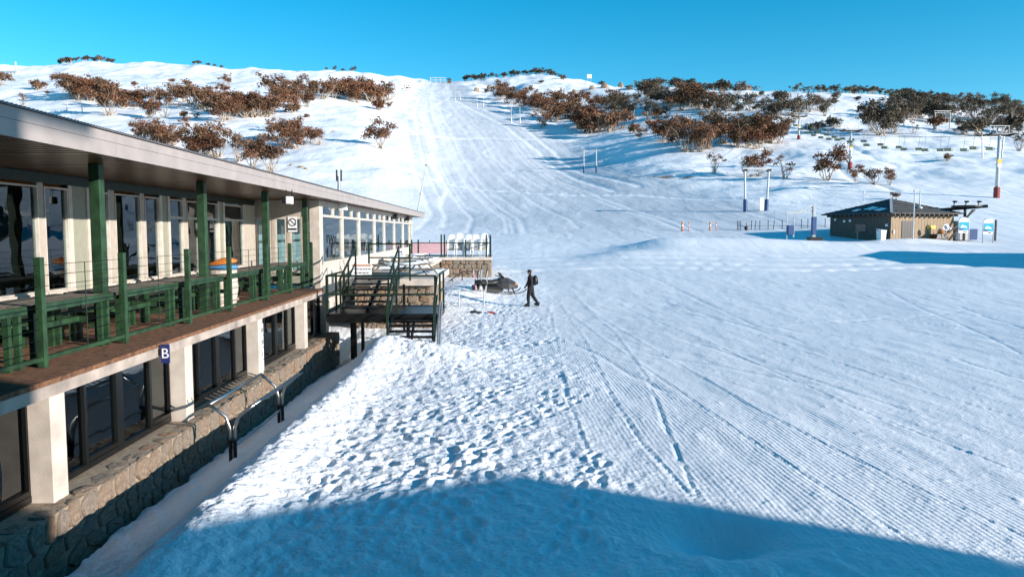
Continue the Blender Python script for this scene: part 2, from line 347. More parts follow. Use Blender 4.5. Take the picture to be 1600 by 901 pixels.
for y_, v in ((398, .3), (404, .9), (412, .5), (420, .4)):
    stamp(curve([tuple(at(x, y_+3*math.sin(x/90)+.006*(1300-x))[:2]) for x in range(790, 1600, 30)], 120), .5, .06, v)
_p = np.pad(dz, 1, 'edge'); dz = sum(_p[1+i:NR+1+i, 1+j:NC+1+j]*(.25 if i == j == 0 else .125 if i*j == 0 else .0625) for i in (-1, 0, 1) for j in (-1, 0, 1))
ZZ += dz*np.where(YY < 60, 2.4, 1.1)
bare = np.zeros_like(XX)
for px, py, rx in ((1040,277,1.6),(1072,278,1.4),(1022,276,.9)):
    p = at(px, py); bare = np.maximum(bare, np.exp(-((XX-p.x)/rx/1.6)**2-((YY-p.y)/rx/1.5)**2))
runm = runmask(XX, YY)
me = bpy.data.meshes.new('snow_ground'); nv = NR*NC; co = np.empty((nv, 3), np.float32); co[:, 0] = XX.ravel(); co[:, 1] = YY.ravel(); co[:, 2] = ZZ.ravel()
idx = np.arange(nv).reshape(NR, NC); q = np.stack([idx[:-1, :-1], idx[:-1, 1:], idx[1:, 1:], idx[1:, :-1]], -1).reshape(-1, 4).astype(np.int32)
me.vertices.add(nv); me.vertices.foreach_set('co', co.ravel()); me.loops.add(q.size); me.loops.foreach_set('vertex_index', q.ravel())
me.polygons.add(len(q)); me.polygons.foreach_set('loop_start', np.arange(0, q.size, 4, dtype=np.int32)); me.polygons.foreach_set('loop_total', np.full(len(q), 4, np.int32))
me.polygons.foreach_set('use_smooth', np.ones(len(q), bool)); me.update(calc_edges=True)
for nm, arr in (('track', track), ('groom', groom), ('rough', rough), ('bare', bare), ('run', runm)):
    a = me.attributes.new(nm, 'FLOAT', 'POINT'); a.data.foreach_set('value', arr.astype(np.float32).ravel())
def snowmat():
    m = bpy.data.materials.new('snow'); m.use_nodes = True; n, l = m.node_tree.nodes, m.node_tree.links; p = n['Principled BSDF']
    p.inputs['Roughness'].default_value = .55; p.inputs['Specular IOR Level'].default_value = .25
    def attr(k): a = n.new('ShaderNodeAttribute'); a.attribute_name = k; return a.outputs['Fac']
    def math_(op, a, b=None, c=None):
        k = n.new('ShaderNodeMath'); k.operation = op
        for i, v in enumerate((a, b, c)):
            if v is None: continue
            if isinstance(v, (int, float)): k.inputs[i].default_value = v
            else: l.new(v, k.inputs[i])
        return k.outputs[0]
    def noise(sc, det, vec=None, dist=0):
        t = n.new('ShaderNodeTexNoise'); t.inputs['Scale'].default_value = sc; t.inputs['Detail'].default_value = det; t.inputs['Distortion'].default_value = dist
        l.new(vec or geo.outputs['Position'], t.inputs['Vector']); return t.outputs['Fac']
    def mix(f, a, b):
        k = n.new('ShaderNodeMix'); k.data_type = 'RGBA'
        if isinstance(f, float): k.inputs[0].default_value = f
        else: l.new(f, k.inputs[0])
        for i, v in ((6, a), (7, b)):
            if isinstance(v, tuple): k.inputs[i].default_value = (*v, 1)
            else: l.new(v, k.inputs[i])
        return k.outputs[2]
    geo = n.new('ShaderNodeNewGeometry'); sx = n.new('ShaderNodeSeparateXYZ'); l.new(geo.outputs['Position'], sx.inputs[0]); X, Y, Z = sx.outputs
    mp = n.new('ShaderNodeMapping'); mp.inputs['Scale'].default_value = (.35, .06, .06); l.new(geo.outputs['Position'], mp.inputs[0])
    streak = noise(1, 5, mp.outputs[0], .6)
    packed = math_('MULTIPLY', math_('MAXIMUM', attr('run'), math_('MULTIPLY', attr('groom'), .35)), math_('MULTIPLY_ADD', streak, 1.1, .15))
    packed = math_('MINIMUM', math_('MAXIMUM', packed, 0), 1)
    c = mix(packed, (.88, .895, .92), (.47, .515, .57))
    c = mix(math_('MULTIPLY', attr('track'), .9), c, (.92, .93, .94))
    dirt = math_('MULTIPLY', attr('bare'), math_('GREATER_THAN', math_('MULTIPLY_ADD', attr('bare'), .5, noise(1.2, 5)), .78))
    c = mix(dirt, c, (.20, .13, .08)); l.new(c, p.inputs['Base Color'])
    # corduroy ridges 9 cm apart, running with the groomer passes
    ph = math_('MULTIPLY_ADD', X, 2*math.pi/.075, math_('MULTIPLY', math_('SINE', math_('MULTIPLY_ADD', Y, .11, math_('MULTIPLY', X, .05))), 26))
    ph = math_('MULTIPLY_ADD', noise(.5, 2), 14, ph)
    cord = math_('MULTIPLY', math_('SINE', ph), math_('MULTIPLY', attr('groom'), math_('MULTIPLY_ADD', noise(.35, 3), 1.6, -.35)))
    b1 = n.new('ShaderNodeBump'); b1.inputs['Distance'].default_value = .008; b1.inputs['Strength'].default_value = .36; l.new(cord, b1.inputs['Height'])
    b2 = n.new('ShaderNodeBump'); b2.inputs['Distance'].default_value = .04; b2.inputs['Strength'].default_value = .8
    l.new(math_('MULTIPLY', noise(13, 8), math_('MULTIPLY_ADD', attr('rough'), .9, .35)), b2.inputs['Height']); l.new(b1.outputs[0], b2.inputs['Normal'])
    b3 = n.new('ShaderNodeBump'); b3.inputs['Distance'].default_value = .5; b3.inputs['Strength'].default_value = .35
    mp2 = n.new('ShaderNodeMapping'); mp2.inputs['Scale'].default_value = (.5, .16, .3); l.new(geo.outputs['Position'], mp2.inputs[0])
    far = n.new('ShaderNodeMapRange'); far.inputs[1].default_value = 20; far.inputs[2].default_value = 95; l.new(Y, far.inputs[0])
    l.new(math_('MULTIPLY', noise(1, 6, mp2.outputs[0], .4), far.outputs[0]), b3.inputs['Height']); l.new(b2.outputs[0], b3.inputs['Normal'])
    l.new(b3.outputs[0], p.inputs['Normal'])
    return m
M['snow'] = snowmat(); me.materials.append(M['snow'])
ground = bpy.data.objects.new('snow_ground', me); COL.objects.link(ground); tag(ground, 'snow-covered valley floor and ski slope', 'snow', kind='structure')
g2 = MB().box(-90, 90, -80, -5.6, -.6, .3).build('snow_apron', mat('plain_snow', (.85, .87, .9), .6)); tag(g2, 'flat snow behind the viewpoint', 'snow', kind='structure')
M['snowp'] = mat('settled_snow', (.86, .88, .91), .6, var=.04, bump=.4, bscale=12)
# ------------------------------------------------------------------ lodge on the left
DK, SOF, SILL = 1.98, 4.72, .52
lodge = thing('ski_lodge', 'long low ski lodge with pale fascia, glazed upper floor and stone base', 'building', (-8, 15, 0))
XF, XW = -5.2, -8.0
roof = MB()
roof.add([(-5.23, 2, 5.03), (-5.23, 56, 5.03), (-16, 56, 4.99), (-16, 2, 4.99), (-5.23, 2, 4.97), (-5.23, 56, 4.97), (-16, 56, 4.93), (-16, 2, 4.93)],
         [(0,1,2,3),(7,6,5,4),(0,4,5,1),(1,5,6,2),(2,6,7,3),(3,7,4,0)])
roof = roof.build('roof', M['roof'], lodge)
nw = int(54/.076)*6; t = np.arange(nw+1)/6*.076+2; zz = 5.065+.012*np.sin(2*np.pi*(t-2)/.076)
cm = MB(); vs = [(-5.165, t[i], zz[i]) for i in range(nw+1)]+[(-5.6, t[i], zz[i]+.0) for i in range(nw+1)]
cm.add(vs, [(i, i+1, nw+2+i, nw+1+i) for i in range(nw)])
cm.add([(v[0], v[1], v[2]) for v in vs[:nw+1]]+[(-5.165, t[i], 5.045) for i in range(nw+1)], [(i, i+1, nw+2+i, nw+1+i) for i in range(nw)])
tag(cm.build('corrugated_edge', M['roof'], roof), kind='stuff')
y = 2.2
while y < 55.9:
    y2 = min(y+4.2, 56)
    MB().box(-5.225, -5.2, y+.002, y2-.002, 4.72, 4.906).build('fascia_board', M['fascia'], roof)
    MB().box(-5.225, -5.196, y+.002, y2-.002, 4.91, 5.045).build('fascia_board', M['fascia'], roof)
    y = y2
s = MB(); y = 2.2
while y < 55.8:
    s.box(-8.6, -5.226, y, y+.115, 4.74+.004*(int(y*8) % 2), 4.77); y += .122
tag(s.build('soffit', M['soffit'], lodge), kind='stuff')
MB().box(-8.6, -5.23, 2.2, 55.9, 4.772, 4.93).build('soffit_backing', M['dark'], lodge)
# deck
MB().box(-8.1, -5.2, 2, 23.0, DK-.06, DK).build('deck_carpet', M['carpet'], lodge)
y = 2.0
while y < 22.9:
    y2 = min(y+5.25, 23); MB().box(-5.36, -5.203, y+.002, y2-.002, 1.775, DK-.062).build('edge_beam', M['beamp'], lodge); y = y2
MB().box(-8.1, -5.37, 2, 22.98, 1.80, DK-.062).build('deck_slab', M['mortar'], lodge)
# green posts
for px in (163, 322, 419, 480):
    Y = F*6.1/(774-px); MB().box(-6.18, -6.02, Y-.08, Y+.08, DK+.001, 4.738).build('post', M['green'], lodge, bevel=.008)
# upper glazed wall at XW
def ywall(px, X=-XW): return F*X/(774-px)
SL, HD = 2.63, 4.50
MB().box(XW-.12, XW-.005, 2, 25.4, DK, SL-.06).build('wall', M['sagewall'], lodge)
MB().box(XW-.12, XW-.0, 2, 25.4, HD+.06, 4.738).build('wall_head', M['dgreen'], lodge)
edges = [(4.2, 6.0), (6.1, 8.0), (8.1, 9.9), (10.0, 11.7), (11.8, 13.42), (13.60, 14.35), (15.1, 15.85), (16.1, 17.25), (17.45, 18.2), (18.75, 19.55), (19.8, 20.6), (21.0, 21.95), (22.5, 24.2)]
prev = 2.0
for a, b in edges:
    MB().box(XW-.10, XW+.02, prev, a, SL-.06, HD+.06).build('wall_pier', M['cream'] if a-prev < .45 else M['sagewall'], lodge)
    if a-prev > .45:
        for q in (prev+.06, a-.06): MB().box(XW-.08, XW+.045, q-.06, q+.06, SL-.06, HD+.06).build('trim_board', M['white'], lodge)
    w = MB(); f = .03
    w.box(XW-.07, XW+.035, a, a+f, SL, HD); w.box(XW-.07, XW+.035, b-f, b, SL, HD); w.box(XW-.07, XW+.035, a+f, b-f, HD-f, HD); w.box(XW-.07, XW+.035, a+f, b-f, SL, SL+f)
    if a > 18: w.box(XW-.06, XW+.03, a+f, b-f, 4.02, 4.08)
    w = w.build('window', M['white'], lodge)
    MB().box(XW-.03, XW-.022, a+f, b-f, SL+f, HD-f).build('pane', M['glass'], w)
    MB().box(XW-.02, XW+.09, a-.06, b+.06, SL-.10, SL-.002).build('sill', M['white'], w)
    prev = b
MB().box(XW-.10, XW+.02, prev, 25.4, SL-.06, HD+.06).build('wall_pier', M['cream'], lodge)
# end wall of the sunroom facing back along the deck
YE, XS = 25.4, -5.85
MB().box(XW, XS-.02, YE+.02, YE+.12, DK, 2.35).build('wall', M['sagewall'], lodge)
MB().box(XW, XS-.02, YE+.02, YE+.12, 4.2, 4.738).build('wall_head', M['cream'], lodge)
for i, (a, b, kind) in enumerate(((-7.98, -7.45, 0), (-7.35, -6.95, 0), (-6.85, -6.45, 1), (-6.38, -5.98, 2))):
    w = MB(); w.box(a, a+.06, YE, YE+.1, 2.35, 4.2); w.box(b-.06, b, YE, YE+.1, 2.35, 4.2); w.box(a+.06, b-.06, YE, YE+.1, 4.12, 4.2); w.box(a+.06, b-.06, YE, YE+.1, 2.35, 2.43)
    w = w.build('window', M['white'], lodge)
    MB().box(a+.06, b-.06, YE+.05, YE+.06, 2.43, 4.12).build('pane', M['glassc'], w)
    if kind == 2:
        for k in range(14): MB().box(a+.06, b-.06, YE+.015, YE+.04, 2.46+k*.095, 2.53+k*.095).build('louvre', M['sagewall'], w)
    if i: MB().box(a-.10, a, YE-.01, YE+.11, 2.35, 4.2).build('mullion', M['cream'], lodge)
# sunroom
MB().box(XS-.30, XS+.02, YE-.15, YE+.22, 1.7, 4.735).build('corner_post', M['white'], lodge)
MB().box(XS-.12, XS, YE+.22, 53.4, 1.0, 2.60).build('wall', M['white'], lodge)
MB().box(XS-.12, XS, YE+.22, 53.4, 4.62, 4.735).build('wall_head', M['white'], lodge)
ms = [YE+.22]+[ywall(p, 5.85) for p in (537, 563, 587, 602, 617.5, 631, 641)]+[53.4]
for a, b in zip(ms[:-1], ms[1:]):
    w = MB(); w.box(XS-.1, XS+.03, a, a+.10, 2.6, 4.62); w.box(XS-.1, XS+.03, b-.10, b, 2.6, 4.62); w.box(XS-.1, XS+.03, a+.1, b-.1, 4.20, 4.28); w.box(XS-.1, XS+.03, a+.1, b-.1, 4.56, 4.62); w.box(XS-.1, XS+.05, a+.1, b-.1, 2.6, 2.68)
    w.box(XS-.08, XS+.02, a+(b-a)*.55, a+(b-a)*.55+.06, 4.28, 4.56)
    w = w.build('window', M['white'], lodge)
    MB().box(XS-.05, XS-.04, a+.1, b-.1, 2.68, 4.2).build('pane', M['glassc'], w); MB().box(XS-.05, XS-.04, a+.1, b-.1, 4.28, 4.56).build('pane', M['glassc'], w)
MB().box(-9.2, XS-.14, 53.3, 53.4, .3, 4.738).build('wall', M['white'], lodge)
# interiors: floors, back walls, partition
MB().box(-14, XW-.13, 2, 53.2, DK-.08, DK-.01).build('interior_floor', M['wood'], lodge)
MB().box(-11.2, -11, 2, 53.2, DK, 4.74).build('interior_wall', M['wood'], lodge)
MB().box(-14, XW-.2, 21.8, 21.95, DK, 4.73).build('interior_wall', M['wood'], lodge)
MB().box(-9.2, XS-.13, 25.6, 53.2, DK-.08, DK).build('sunroom_floor', M['tablew'], lodge)
MB().box(-9.3, -9.2, 25.6, 53.2, DK, 4.73).build('interior_wall', M['plasticw'], lodge)  # white wall stands in for bright daylight through far glazing
MB().box(-14, -8.7, 2, 53.2, 4.76, 4.95).build('interior_ceiling', M['wood'], lodge)
# lower storey
XG = -5.52
cols = [5.2]+[F*5.22/(774-p) for p in (100, 300, 410, 480)]
for k, Y in enumerate(cols): MB().box(-5.50, -5.215, Y-.31, Y, SILL-.02, 1.775).build('column', M['white'], lodge, bevel=.01)
for k in range(len(cols)):
    a = cols[k]+.01; b = (cols[k+1]-.32) if k < 4 else 23.6
    if k == 4: MB().box(-5.6, -5.3, 23.6, 24.0, -.2, 1.775).build('column', M['cream'], lodge)
    p = b-.52; MB().box(XG-.2, XG-.06, p, b, SILL, 1.77).build('infill_panel', M['sagewall'], lodge)  # duller olive tone stands in for dimming by the glass
    w = MB(); z0, z1 = SILL+.001, 1.774; w.box(XG-.05, XG+.05, a, b, z0, z0+.08); w.box(XG-.05, XG+.05, a, b, z1-.05, z1)
    n = 4 if k < 4 else 3; st = [a+(b-a)*q for q in ([0, .26, .52, .80, 1] if k < 4 else [0, .35, .7, 1])]
    for i, q in enumerate(st): hw = .10 if i == 2 else .035; w.box(XG-.045, XG+.045, max(a, q-hw), min(b, q+hw), z0+.08, z1-.05)
    w = w.build('window', M['black'], lodge)
    for i in range(len(st)-1):
        MB().box(XG-.01, XG, st[i]+.036, st[i+1]-.036, z0+.08, z1-.05).build('pane', M['glassd'], w)
        if i in (1, 3) and k < 4: MB().box(XG+.0, XG+.05, st[i]+.036, st[i+1]-.036, z0+.09, z0+.15).build('sash_rail', M['black'], w)
MB().box(-10, -9.9, 2, 24, -.3, 1.78).build('interior_wall', M['dark'], lodge); MB().box(-10, -5.6, 2, 24, .30, .40).build('interior_floor', M['dark'], lodge)
MB().box(-10, -5.6, 23.9, 24, -.3, 1.78).build('interior_wall', M['dark'], lodge)
# stone base with separate stones
base_ = MB().box(-5.7, -5.02, 2, 24.2, -1.3, SILL-.02).build('stone_wall', M['mortar'], lodge)
def stone_mesh(seed):
    r = random.Random(seed); n = r.choice((6, 7, 8)); out = []; 
    for i in range(n):
        a = 2*math.pi*i/n+r.uniform(-.2, .2); c, s_ = math.cos(a), math.sin(a); k = 1/max(abs(c), abs(s_)); k = (.62*k+.38)*r.uniform(.43, .52)
        out.append((c*k, s_*k))
    m = MB(); rings = [[(0, x*1.0, y_*1.0) for x, y_ in out], [(.6, x*.97, y_*.97) for x, y_ in out], [(.9+r.uniform(-.15, .15), x*.86, y_*.86) for x, y_ in out], [(.98+r.uniform(-.2, .2), x*.4, y_*.4) for x, y_ in out]]
    m.loft(rings); return m.mesh('stone')
SM = []
for i in range(12):
    q = stone_mesh(i); q.materials.append(M[('stone', 'stone2', 'stone', 'stone3', 'stone', 'stone2')[i % 6]]); SM.append(q)
def stones(parent, x, y0, y1, z0, z1, h=.24, w=.36, axis=0, proud=.06, seed=1):
    r = random.Random(seed); z = z0
    while z < z1-.05:
        hh = min(h*r.uniform(.8, 1.25), z1-z); hh = z1-z if z1-z-hh < .12 else hh; y = y0
        while y < y1-.05:
            ww = min(w*r.uniform(.45, 1.6), y1-y); ww = y1-y if y1-y-ww < .14 else ww
            loc = (x, y+ww/2, z+hh/2+r.uniform(-.02, .02)) if axis == 0 else (y+ww/2, x, z+hh/2+r.uniform(-.02, .02))
            inst('stone', r.choice(SM), parent, loc, (r.uniform(-.35, .35) if axis == 0 else 0, r.uniform(-.35, .35) if axis else 0, 0 if axis == 0 else -math.pi/2), (proud*r.uniform(.6, 1.3), ww*1.04, hh*1.06)); y += ww
        z += hh
stones(base_, -5.03, 6.4, 24.1, -.24, SILL+.0, .19, .30, 0, .045, 5)
r = random.Random(8); y = 7.0
while y < 23.8:
    ww = r.uniform(.22, .5); o = inst('stone', r.choice(SM), base_, (-5.2+r.uniform(-.02, .1), y+ww/2, SILL-.05), (0, -math.pi/2, 0), (.07*r.uniform(.5, 1), ww*.96, r.uniform(.22, .32))); y += ww+r.uniform(0, .12)
# roof flue, antenna, lamp, floodlights
flue = thing('roof_flue', 'thin metal flue with twin caps standing on the lodge roof', 'flue', (-6.6, 31, 5))
P = at(530, 297, 31); px = P.x
MB().tube([(px, 31, 4.98), (px, 31, 5.3)], .16).build('base_collar', M['roof'], flue); MB().tube([(px, 31, 5.3), (px, 31, 5.95)], .07).build('pipe', M['galv'], flue)
for d in (-.09, .09): MB().tube([(px+d, 31, 5.75), (px+d, 31, 6.2)], .035).build('cap', M['rubber'], flue)
ant = thing('antenna_pole', 'thin white pole leaning from the far end of the lodge roof', 'pole', (-5.6, 52, 5))
a, b = at(652, 334, 52), at(666, 258, 52); MB().tube([a, a.lerp(b, .5), b], [.05, .04, .025], 6).build('mast', M['lightgrey'], ant); MB().ball(b, .09, 6, 4).build('tip', M['galv'], ant); MB().ball(a.lerp(b, .42), (.1, .1, .16), 6, 4).build('joint', M['lightgrey'], ant)
fl = thing('floodlight', 'white box loudspeaker hanging from the lodge soffit by a bracket', 'speaker', (-6, 20, 4.7))
P = at(452, 312, 19.0); MB().box(P.x-.07, P.x+.08, 18.9, 19.1, P.z-.11, P.z+.08).build('case', M['plasticw'], fl, bevel=.02); MB().box(P.x-.15, P.x-.072, 18.88, 19.08, P.z-.10, P.z+.07).build('front_grille', M['rubber'], fl)
for d in (-.07, .07): MB().tube([(P.x+d, 19, P.z+.07), (P.x+d, 19, 4.738)], .012, 6).build('bracket', M['rubber'], fl)
for i, px in enumerate((537, 618, 637)):
    Y = ywall(px, 5.75); P = at(px, (322, 338, 341)[i], Y)
    f_ = thing('floodlight', ('pale floodlight above the first sunroom window', 'dark floodlight under the eave above the sunroom windows', 'dark floodlight under the far end of the eave')[i], 'light', P)
    MB().box(P.x-.18, P.x+.12, Y-.15, Y+.15, P.z-.16, P.z+.10).build('lamp_housing', M['plasticw'] if i == 0 else M['rubber'], f_, bevel=.03); MB().tube([(P.x, Y, P.z+.1), (P.x, Y, 4.735)], .03, 6).build('bracket', M['rubber'], f_)

# ------------------------------------------------------------------ deck railing
RX = -5.75
rail = thing('deck_railing', 'green railing with tall posts and tensioned wires along the lodge deck', 'railing', (RX, 15, DK))
py_ = [7.3]+[F*5.75/(774-p) for p in (70, 197, 297, 361, 418, 455, 488)]
for Y in py_: MB().box(RX-.045, RX+.045, Y-.045, Y+.045, DK+.001, DK+1.40).build('post', M['green'], rail, bevel=.006)
for k in range(9): MB().tube([(RX, 4, DK+.22+k*.135), (RX, 23.7, DK+.22+k*.135)], .004, 5).build('wire', M['black'], rail)
for a, b in zip(py_[:-1], py_[1:]):
    MB().box(RX-.03, RX+.03, a+.046, b-.046, DK+.09, DK+.14).build('bottom_rail', M['green'], rail); m_ = (a+b)/2
    MB().tube([(RX, m_, DK+.14), (RX, m_, DK+1.3)], .007, 6).build('spacer_rod', M['dgreen'], rail)
# ------------------------------------------------------------------ tables and benches on the deck
def deck_table(L, label, group):
    t = thing('deck_table', label, 'table', (0, 0, 0), 0, group)
    for k in range(5): MB().box(-.72+k*.165, -.72+k*.165+.15, -L/2, L/2, .735, .775).build('table_plank', M['tablew'], t, local=True)
    MB().box(.10, .14, -L/2, L/2, .685, .79).build('apron', M['green'], t, local=True); MB().box(-.76, -.725, -L/2, L/2, .655, .775).build('apron', M['green'], t, local=True)
    for s in (-1, 1):
        for d in (.06, .24):
            for x in (.05, -.68): MB().box(x-.035, x+.035, s*(L/2-d)-.03, s*(L/2-d)+.03, 0.001, .733).build('leg', M['green'], t, local=True)
        MB().box(-.63, 0, s*(L/2-.15)-.03, s*(L/2-.15)+.03, .36, .45).build('stretcher', M['green'], t, local=True)
    MB().box(-.36, -.28, -L/2+.2, L/2-.2, .37, .45).build('stretcher', M['green'], t, local=True)
    return t
def bench(L, label, group):
    t = thing('deck_bench', label, 'bench', (0, 0, 0), 0, group)
    for k in range(2): MB().box(-.16+k*.165, -.01+k*.165, -L/2, L/2, .40, .44).build('seat_plank', M['tablew'], t, local=True)
    MB().box(.156, .19, -L/2, L/2, .33, .44).build('apron', M['green'], t, local=True)
    for s in (-1, 1): MB().box(-.12, .12, s*(L/2-.25)-.05, s*(L/2-.25)+.05, .001, .399).build('leg', M['green'], t, local=True)
    return t
tb = tree_of(deck_table(1.9, 'green framed timber table standing end to end with others behind the deck railing', 'tables behind the deck railing'))
bn = tree_of(bench(1.8, 'low green framed timber bench between deck tables and lodge windows', 'benches on the lodge deck'))
ends_ = ['at the shaded end away from the stairs', 'second in the row from the shaded end', 'third in the row from the shaded end', 'just before the cream tub', 'just past the cream tub', 'second in the row from the stairs', 'at the stair end of the row']
ty = [(a+b)/2 for a, b in zip(py_[:-1], py_[1:])]
for i, Y in enumerate(ty):
    o = tb[0] if i == 0 else copy_tree(tb); o.location = (-6.0, Y, DK); o['label'] = 'green framed timber table behind the railing, '+ends_[i]; o.scale = (1, min(1.12, (py_[i+1]-py_[i]-.16)/1.9), 1)
    o = bn[0] if i == 0 else copy_tree(bn); o.location = (-7.15, Y, DK); o['label'] = 'low timber bench on the lodge deck, '+ends_[i]
tub = thing('barrel_tub', 'round cream tub holding orange and blue gear on the lodge deck', 'tub', (0, 0, 0)); P = at(346, 431, 17.5); P.z = DK; tub.location = P
MB().loft([[(r_*math.cos(a), r_*math.sin(a), z) for a in np.linspace(0, 2*math.pi, 20, endpoint=False)] for r_, z in ((.30, .001), (.36, .4), (.34, .85), (.30, .852), (.28, .6))]).build('barrel', M['white'], tub, local=True, smooth=False)
for z in (.15, .45, .72): MB().loft([[(r_*math.cos(a), r_*math.sin(a), q) for a in np.linspace(0, 2*math.pi, 20, endpoint=False)] for r_, q in ((.37, z), (.37, z+.04))]).build('hoop', M['cream'], tub, local=True)
sl_ = thing('sled_stack', 'orange sled heaped over blue sleds on top of the cream tub', 'sled', P+Vector((0, 0, .84))); sl_.scale = (.75, .75, .75)
MB().loft([[(.55*k*math.cos(a), .3*k*math.sin(a), z) for a in np.linspace(0, 2*math.pi, 14, endpoint=False)] for k, z in ((.8, .02), (1, .12), (.6, .18))]).build('blue_sled', M['bluel'], sl_, local=True, smooth=True)
MB().loft([[(.5*k*math.cos(a), .3*k*math.sin(a), z+.07*math.cos(a)) for a in np.linspace(0, 2*math.pi, 14, endpoint=False)] for k, z in ((.9, .16), (1, .24), (.5, .34))]).build('orange_sled', M['orange'], sl_, local=True, smooth=True)
# inside the upper windows: a few tables, chairs and a lamp glow are left unlit; furniture only
def indoor_table(x, y, lab):
    t = thing('cafe_table', lab, 'table', (x, y, DK-.01)); MB().loft([[(.4*math.cos(a), .4*math.sin(a), z) for a in np.linspace(0, 6.283, 16, endpoint=False)] for z in (.72, .76)]).build('table_top', M['wood'], t, local=True)
    MB().tube([(0, 0, 0.03), (0, 0, .72)], .04).build('pedestal', M['black'], t, local=True); MB().tube([(0, 0, 0), (0, 0, .03)], .25, 12).build('foot', M['black'], t, local=True)
def cafe_chair(x, y, rz, lab, m_):
    t = thing('cafe_chair', lab, 'chair', (x, y, DK-.01), rz, 'chairs inside the lodge')
    MB().box(-.21, .21, -.21, .21, .43, .47).build('seat', m_, t, local=True); MB().box(-.2, .2, .18, .21, .55, .9).build('backrest', m_, t, local=True)
    for a in (-.19, .19):
        for b in (-.19, .19): MB().box(a-.015, a+.015, b-.015, b+.015, 0, .43 if b < 0 else .88).build('leg', M['black'], t, local=True)
indoor_table(-8.8, 12.6, 'round cafe table behind the first large lodge window'); indoor_table(-8.8, 16.7, 'round cafe table behind the window past the first green post')
for x, y in ((-8.6, 13.2), (-9.3, 12.9), (-8.7, 11.9), (-8.6, 17.4), (-9.4, 16.9)): cafe_chair(x, y, x*3+y, 'small cafe chair seen dimly through the lodge windows', M['red'] if x < -9 else M['wood'])
# ------------------------------------------------------------------ signs on the lodge
def text(s, size, mt, parent, loc, rot, name='lettering'):
    cu = bpy.data.curves.new(name, 'FONT'); cu.body = s; cu.size = size; cu.align_x = 'CENTER'; cu.align_y = 'CENTER'; cu.extrude = .002
    o = bpy.data.objects.new(name, cu); COL.objects.link(o); dg = bpy.context.evaluated_depsgraph_get(); me_ = bpy.data.meshes.new_from_object(o.evaluated_get(dg)); bpy.data.objects.remove(o)
    me_.materials.append(mt); o = bpy.data.objects.new(name, me_); COL.objects.link(o); o.parent = parent; o.location = Vector(loc)-origin(parent); o.rotation_euler = rot; return o
RXF = (math.pi/2, 0, math.pi/2)      # faces +X
RYF = (math.pi/2, 0, 0)              # faces -Y (the viewer's side)
Pb = at(248, 548, 5.2*F/(774-248)); Pb.x = -5.0
sg = thing('letter_sign', 'small navy sign with a white letter B hung on the deck edge beam', 'sign', (-5.0, Pb.y, 1.85)); MB().box(-5.16, -5.03, Pb.y-.012, Pb.y+.012, 1.68, 1.97).build('plate', M['blue'], sg); text('B', .22, M['signw'], sg, (-5.095, Pb.y-.015, 1.825), RYF); MB().box(-5.203, -5.16, Pb.y-.01, Pb.y+.01, 1.8, 1.9).build('bracket', M['black'], sg)
Y = cols[3]-.10; tg = thing('pictogram_sign', 'white strip of four washroom pictograms fixed to a lower white column', 'sign', (-5.2, Y, 1.1))
for k in range(4):
    z = 1.66-k*.27; MB().box(-5.212, -5.2, Y-.10, Y+.09, z-.25, z).build('panel', M['signw'], tg)
    for d in ((-.035, .035) if k < 2 else (0,)): MB().box(-5.2, -5.196, Y+d-.018, Y+d+.018, z-.19, z-.09).build('pictogram', M['black'], tg); MB().ball((-5.2, Y+d, z-.06), (.004, .018, .02), 8, 6).build('pictogram', M['black'], tg)
for px, py, t_ in ((457, 350, 'white no-smoking sign on the sunroom end glazing'), (489, 356, 'white no-smoking sign above the louvred sunroom panel')):
    P = at(px, py, YE-.03); sn = thing('prohibition_sign', t_, 'sign', P); MB().box(P.x-.15, P.x+.15, YE-.035, YE-.02, P.z-.26, P.z+.24).build('plate', M['signw'], sn)
    n = 16; ring = MB(); 
    for k in range(n):
        a, b = 2*math.pi*k/n, 2*math.pi*(k+1)/n; ring.bar((P.x+.12*math.cos(a), YE-.038, P.z+.06+.12*math.sin(a)), (P.x+.12*math.cos(b), YE-.038, P.z+.06+.12*math.sin(b)), .006, .03, (0, 0, 1))
    ring.bar((P.x-.085, YE-.039, P.z+.145), (P.x+.085, YE-.039, P.z-.025), .006, .025); ring.build('symbol', M['black'], sn); MB().box(P.x-.14, P.x+.14, YE-.04, YE-.034, P.z-.2, P.z-.14).build('caption_bar', M['black'], sn)
# ------------------------------------------------------------------ terraces beyond the deck
TZ = 1.95
ter = thing('stone_terrace', 'stone walled terrace with pale concrete edge beside the sunroom', 'terrace', (-4, 30, 0))
MB().box(-5.84, -2.2, 28.2, 36, TZ-.26, TZ).build('slab', M['white'], ter, bevel=.02)
MB().box(-5.84, -3.7, 36.0, 51.9, TZ-.26, TZ-.002).build('slab', M['white'], ter)
w1 = MB().box(-5.3, -2.42, 28.5, 35.9, -.6, TZ-.262).build('stone_wall', M['mortar'], ter)
stones(w1, 28.49, -5.2, -2.42, .0, TZ-.27, .24, .30, 1, .07, 11); stones(w1, -2.42, 28.5, 33, .0, TZ-.27, .24, .34, 0, .07, 12)
w2 = MB().box(-5.3, -3.9, 36, 51.8, -.6, TZ-.265).build('stone_wall', M['mortar'], ter); stones(w2, -3.9, 36, 51.8, .6, TZ-.27, .32, .5, 0, .07, 13)
t2 = thing('far_terrace', 'raised stone terrace carrying stacked white chairs beyond the lodge', 'terrace', (-2, 54, 0))
MB().box(-3.85, -.22, 52.0, 58, TZ-.2, TZ+.0).build('slab', M['white'], t2)
w3 = MB().box(-3.75, -.35, 52.15, 57.9, -.3, TZ-.202).build('stone_wall', M['mortar'], t2)
stones(w3, 52.14, -3.75, -.35, .15, TZ-.21, .30, .36, 1, .08, 15); stones(w3, -.35, 52.2, 57.8, .3, TZ-.21, .3, .4, 0, .07, 16)
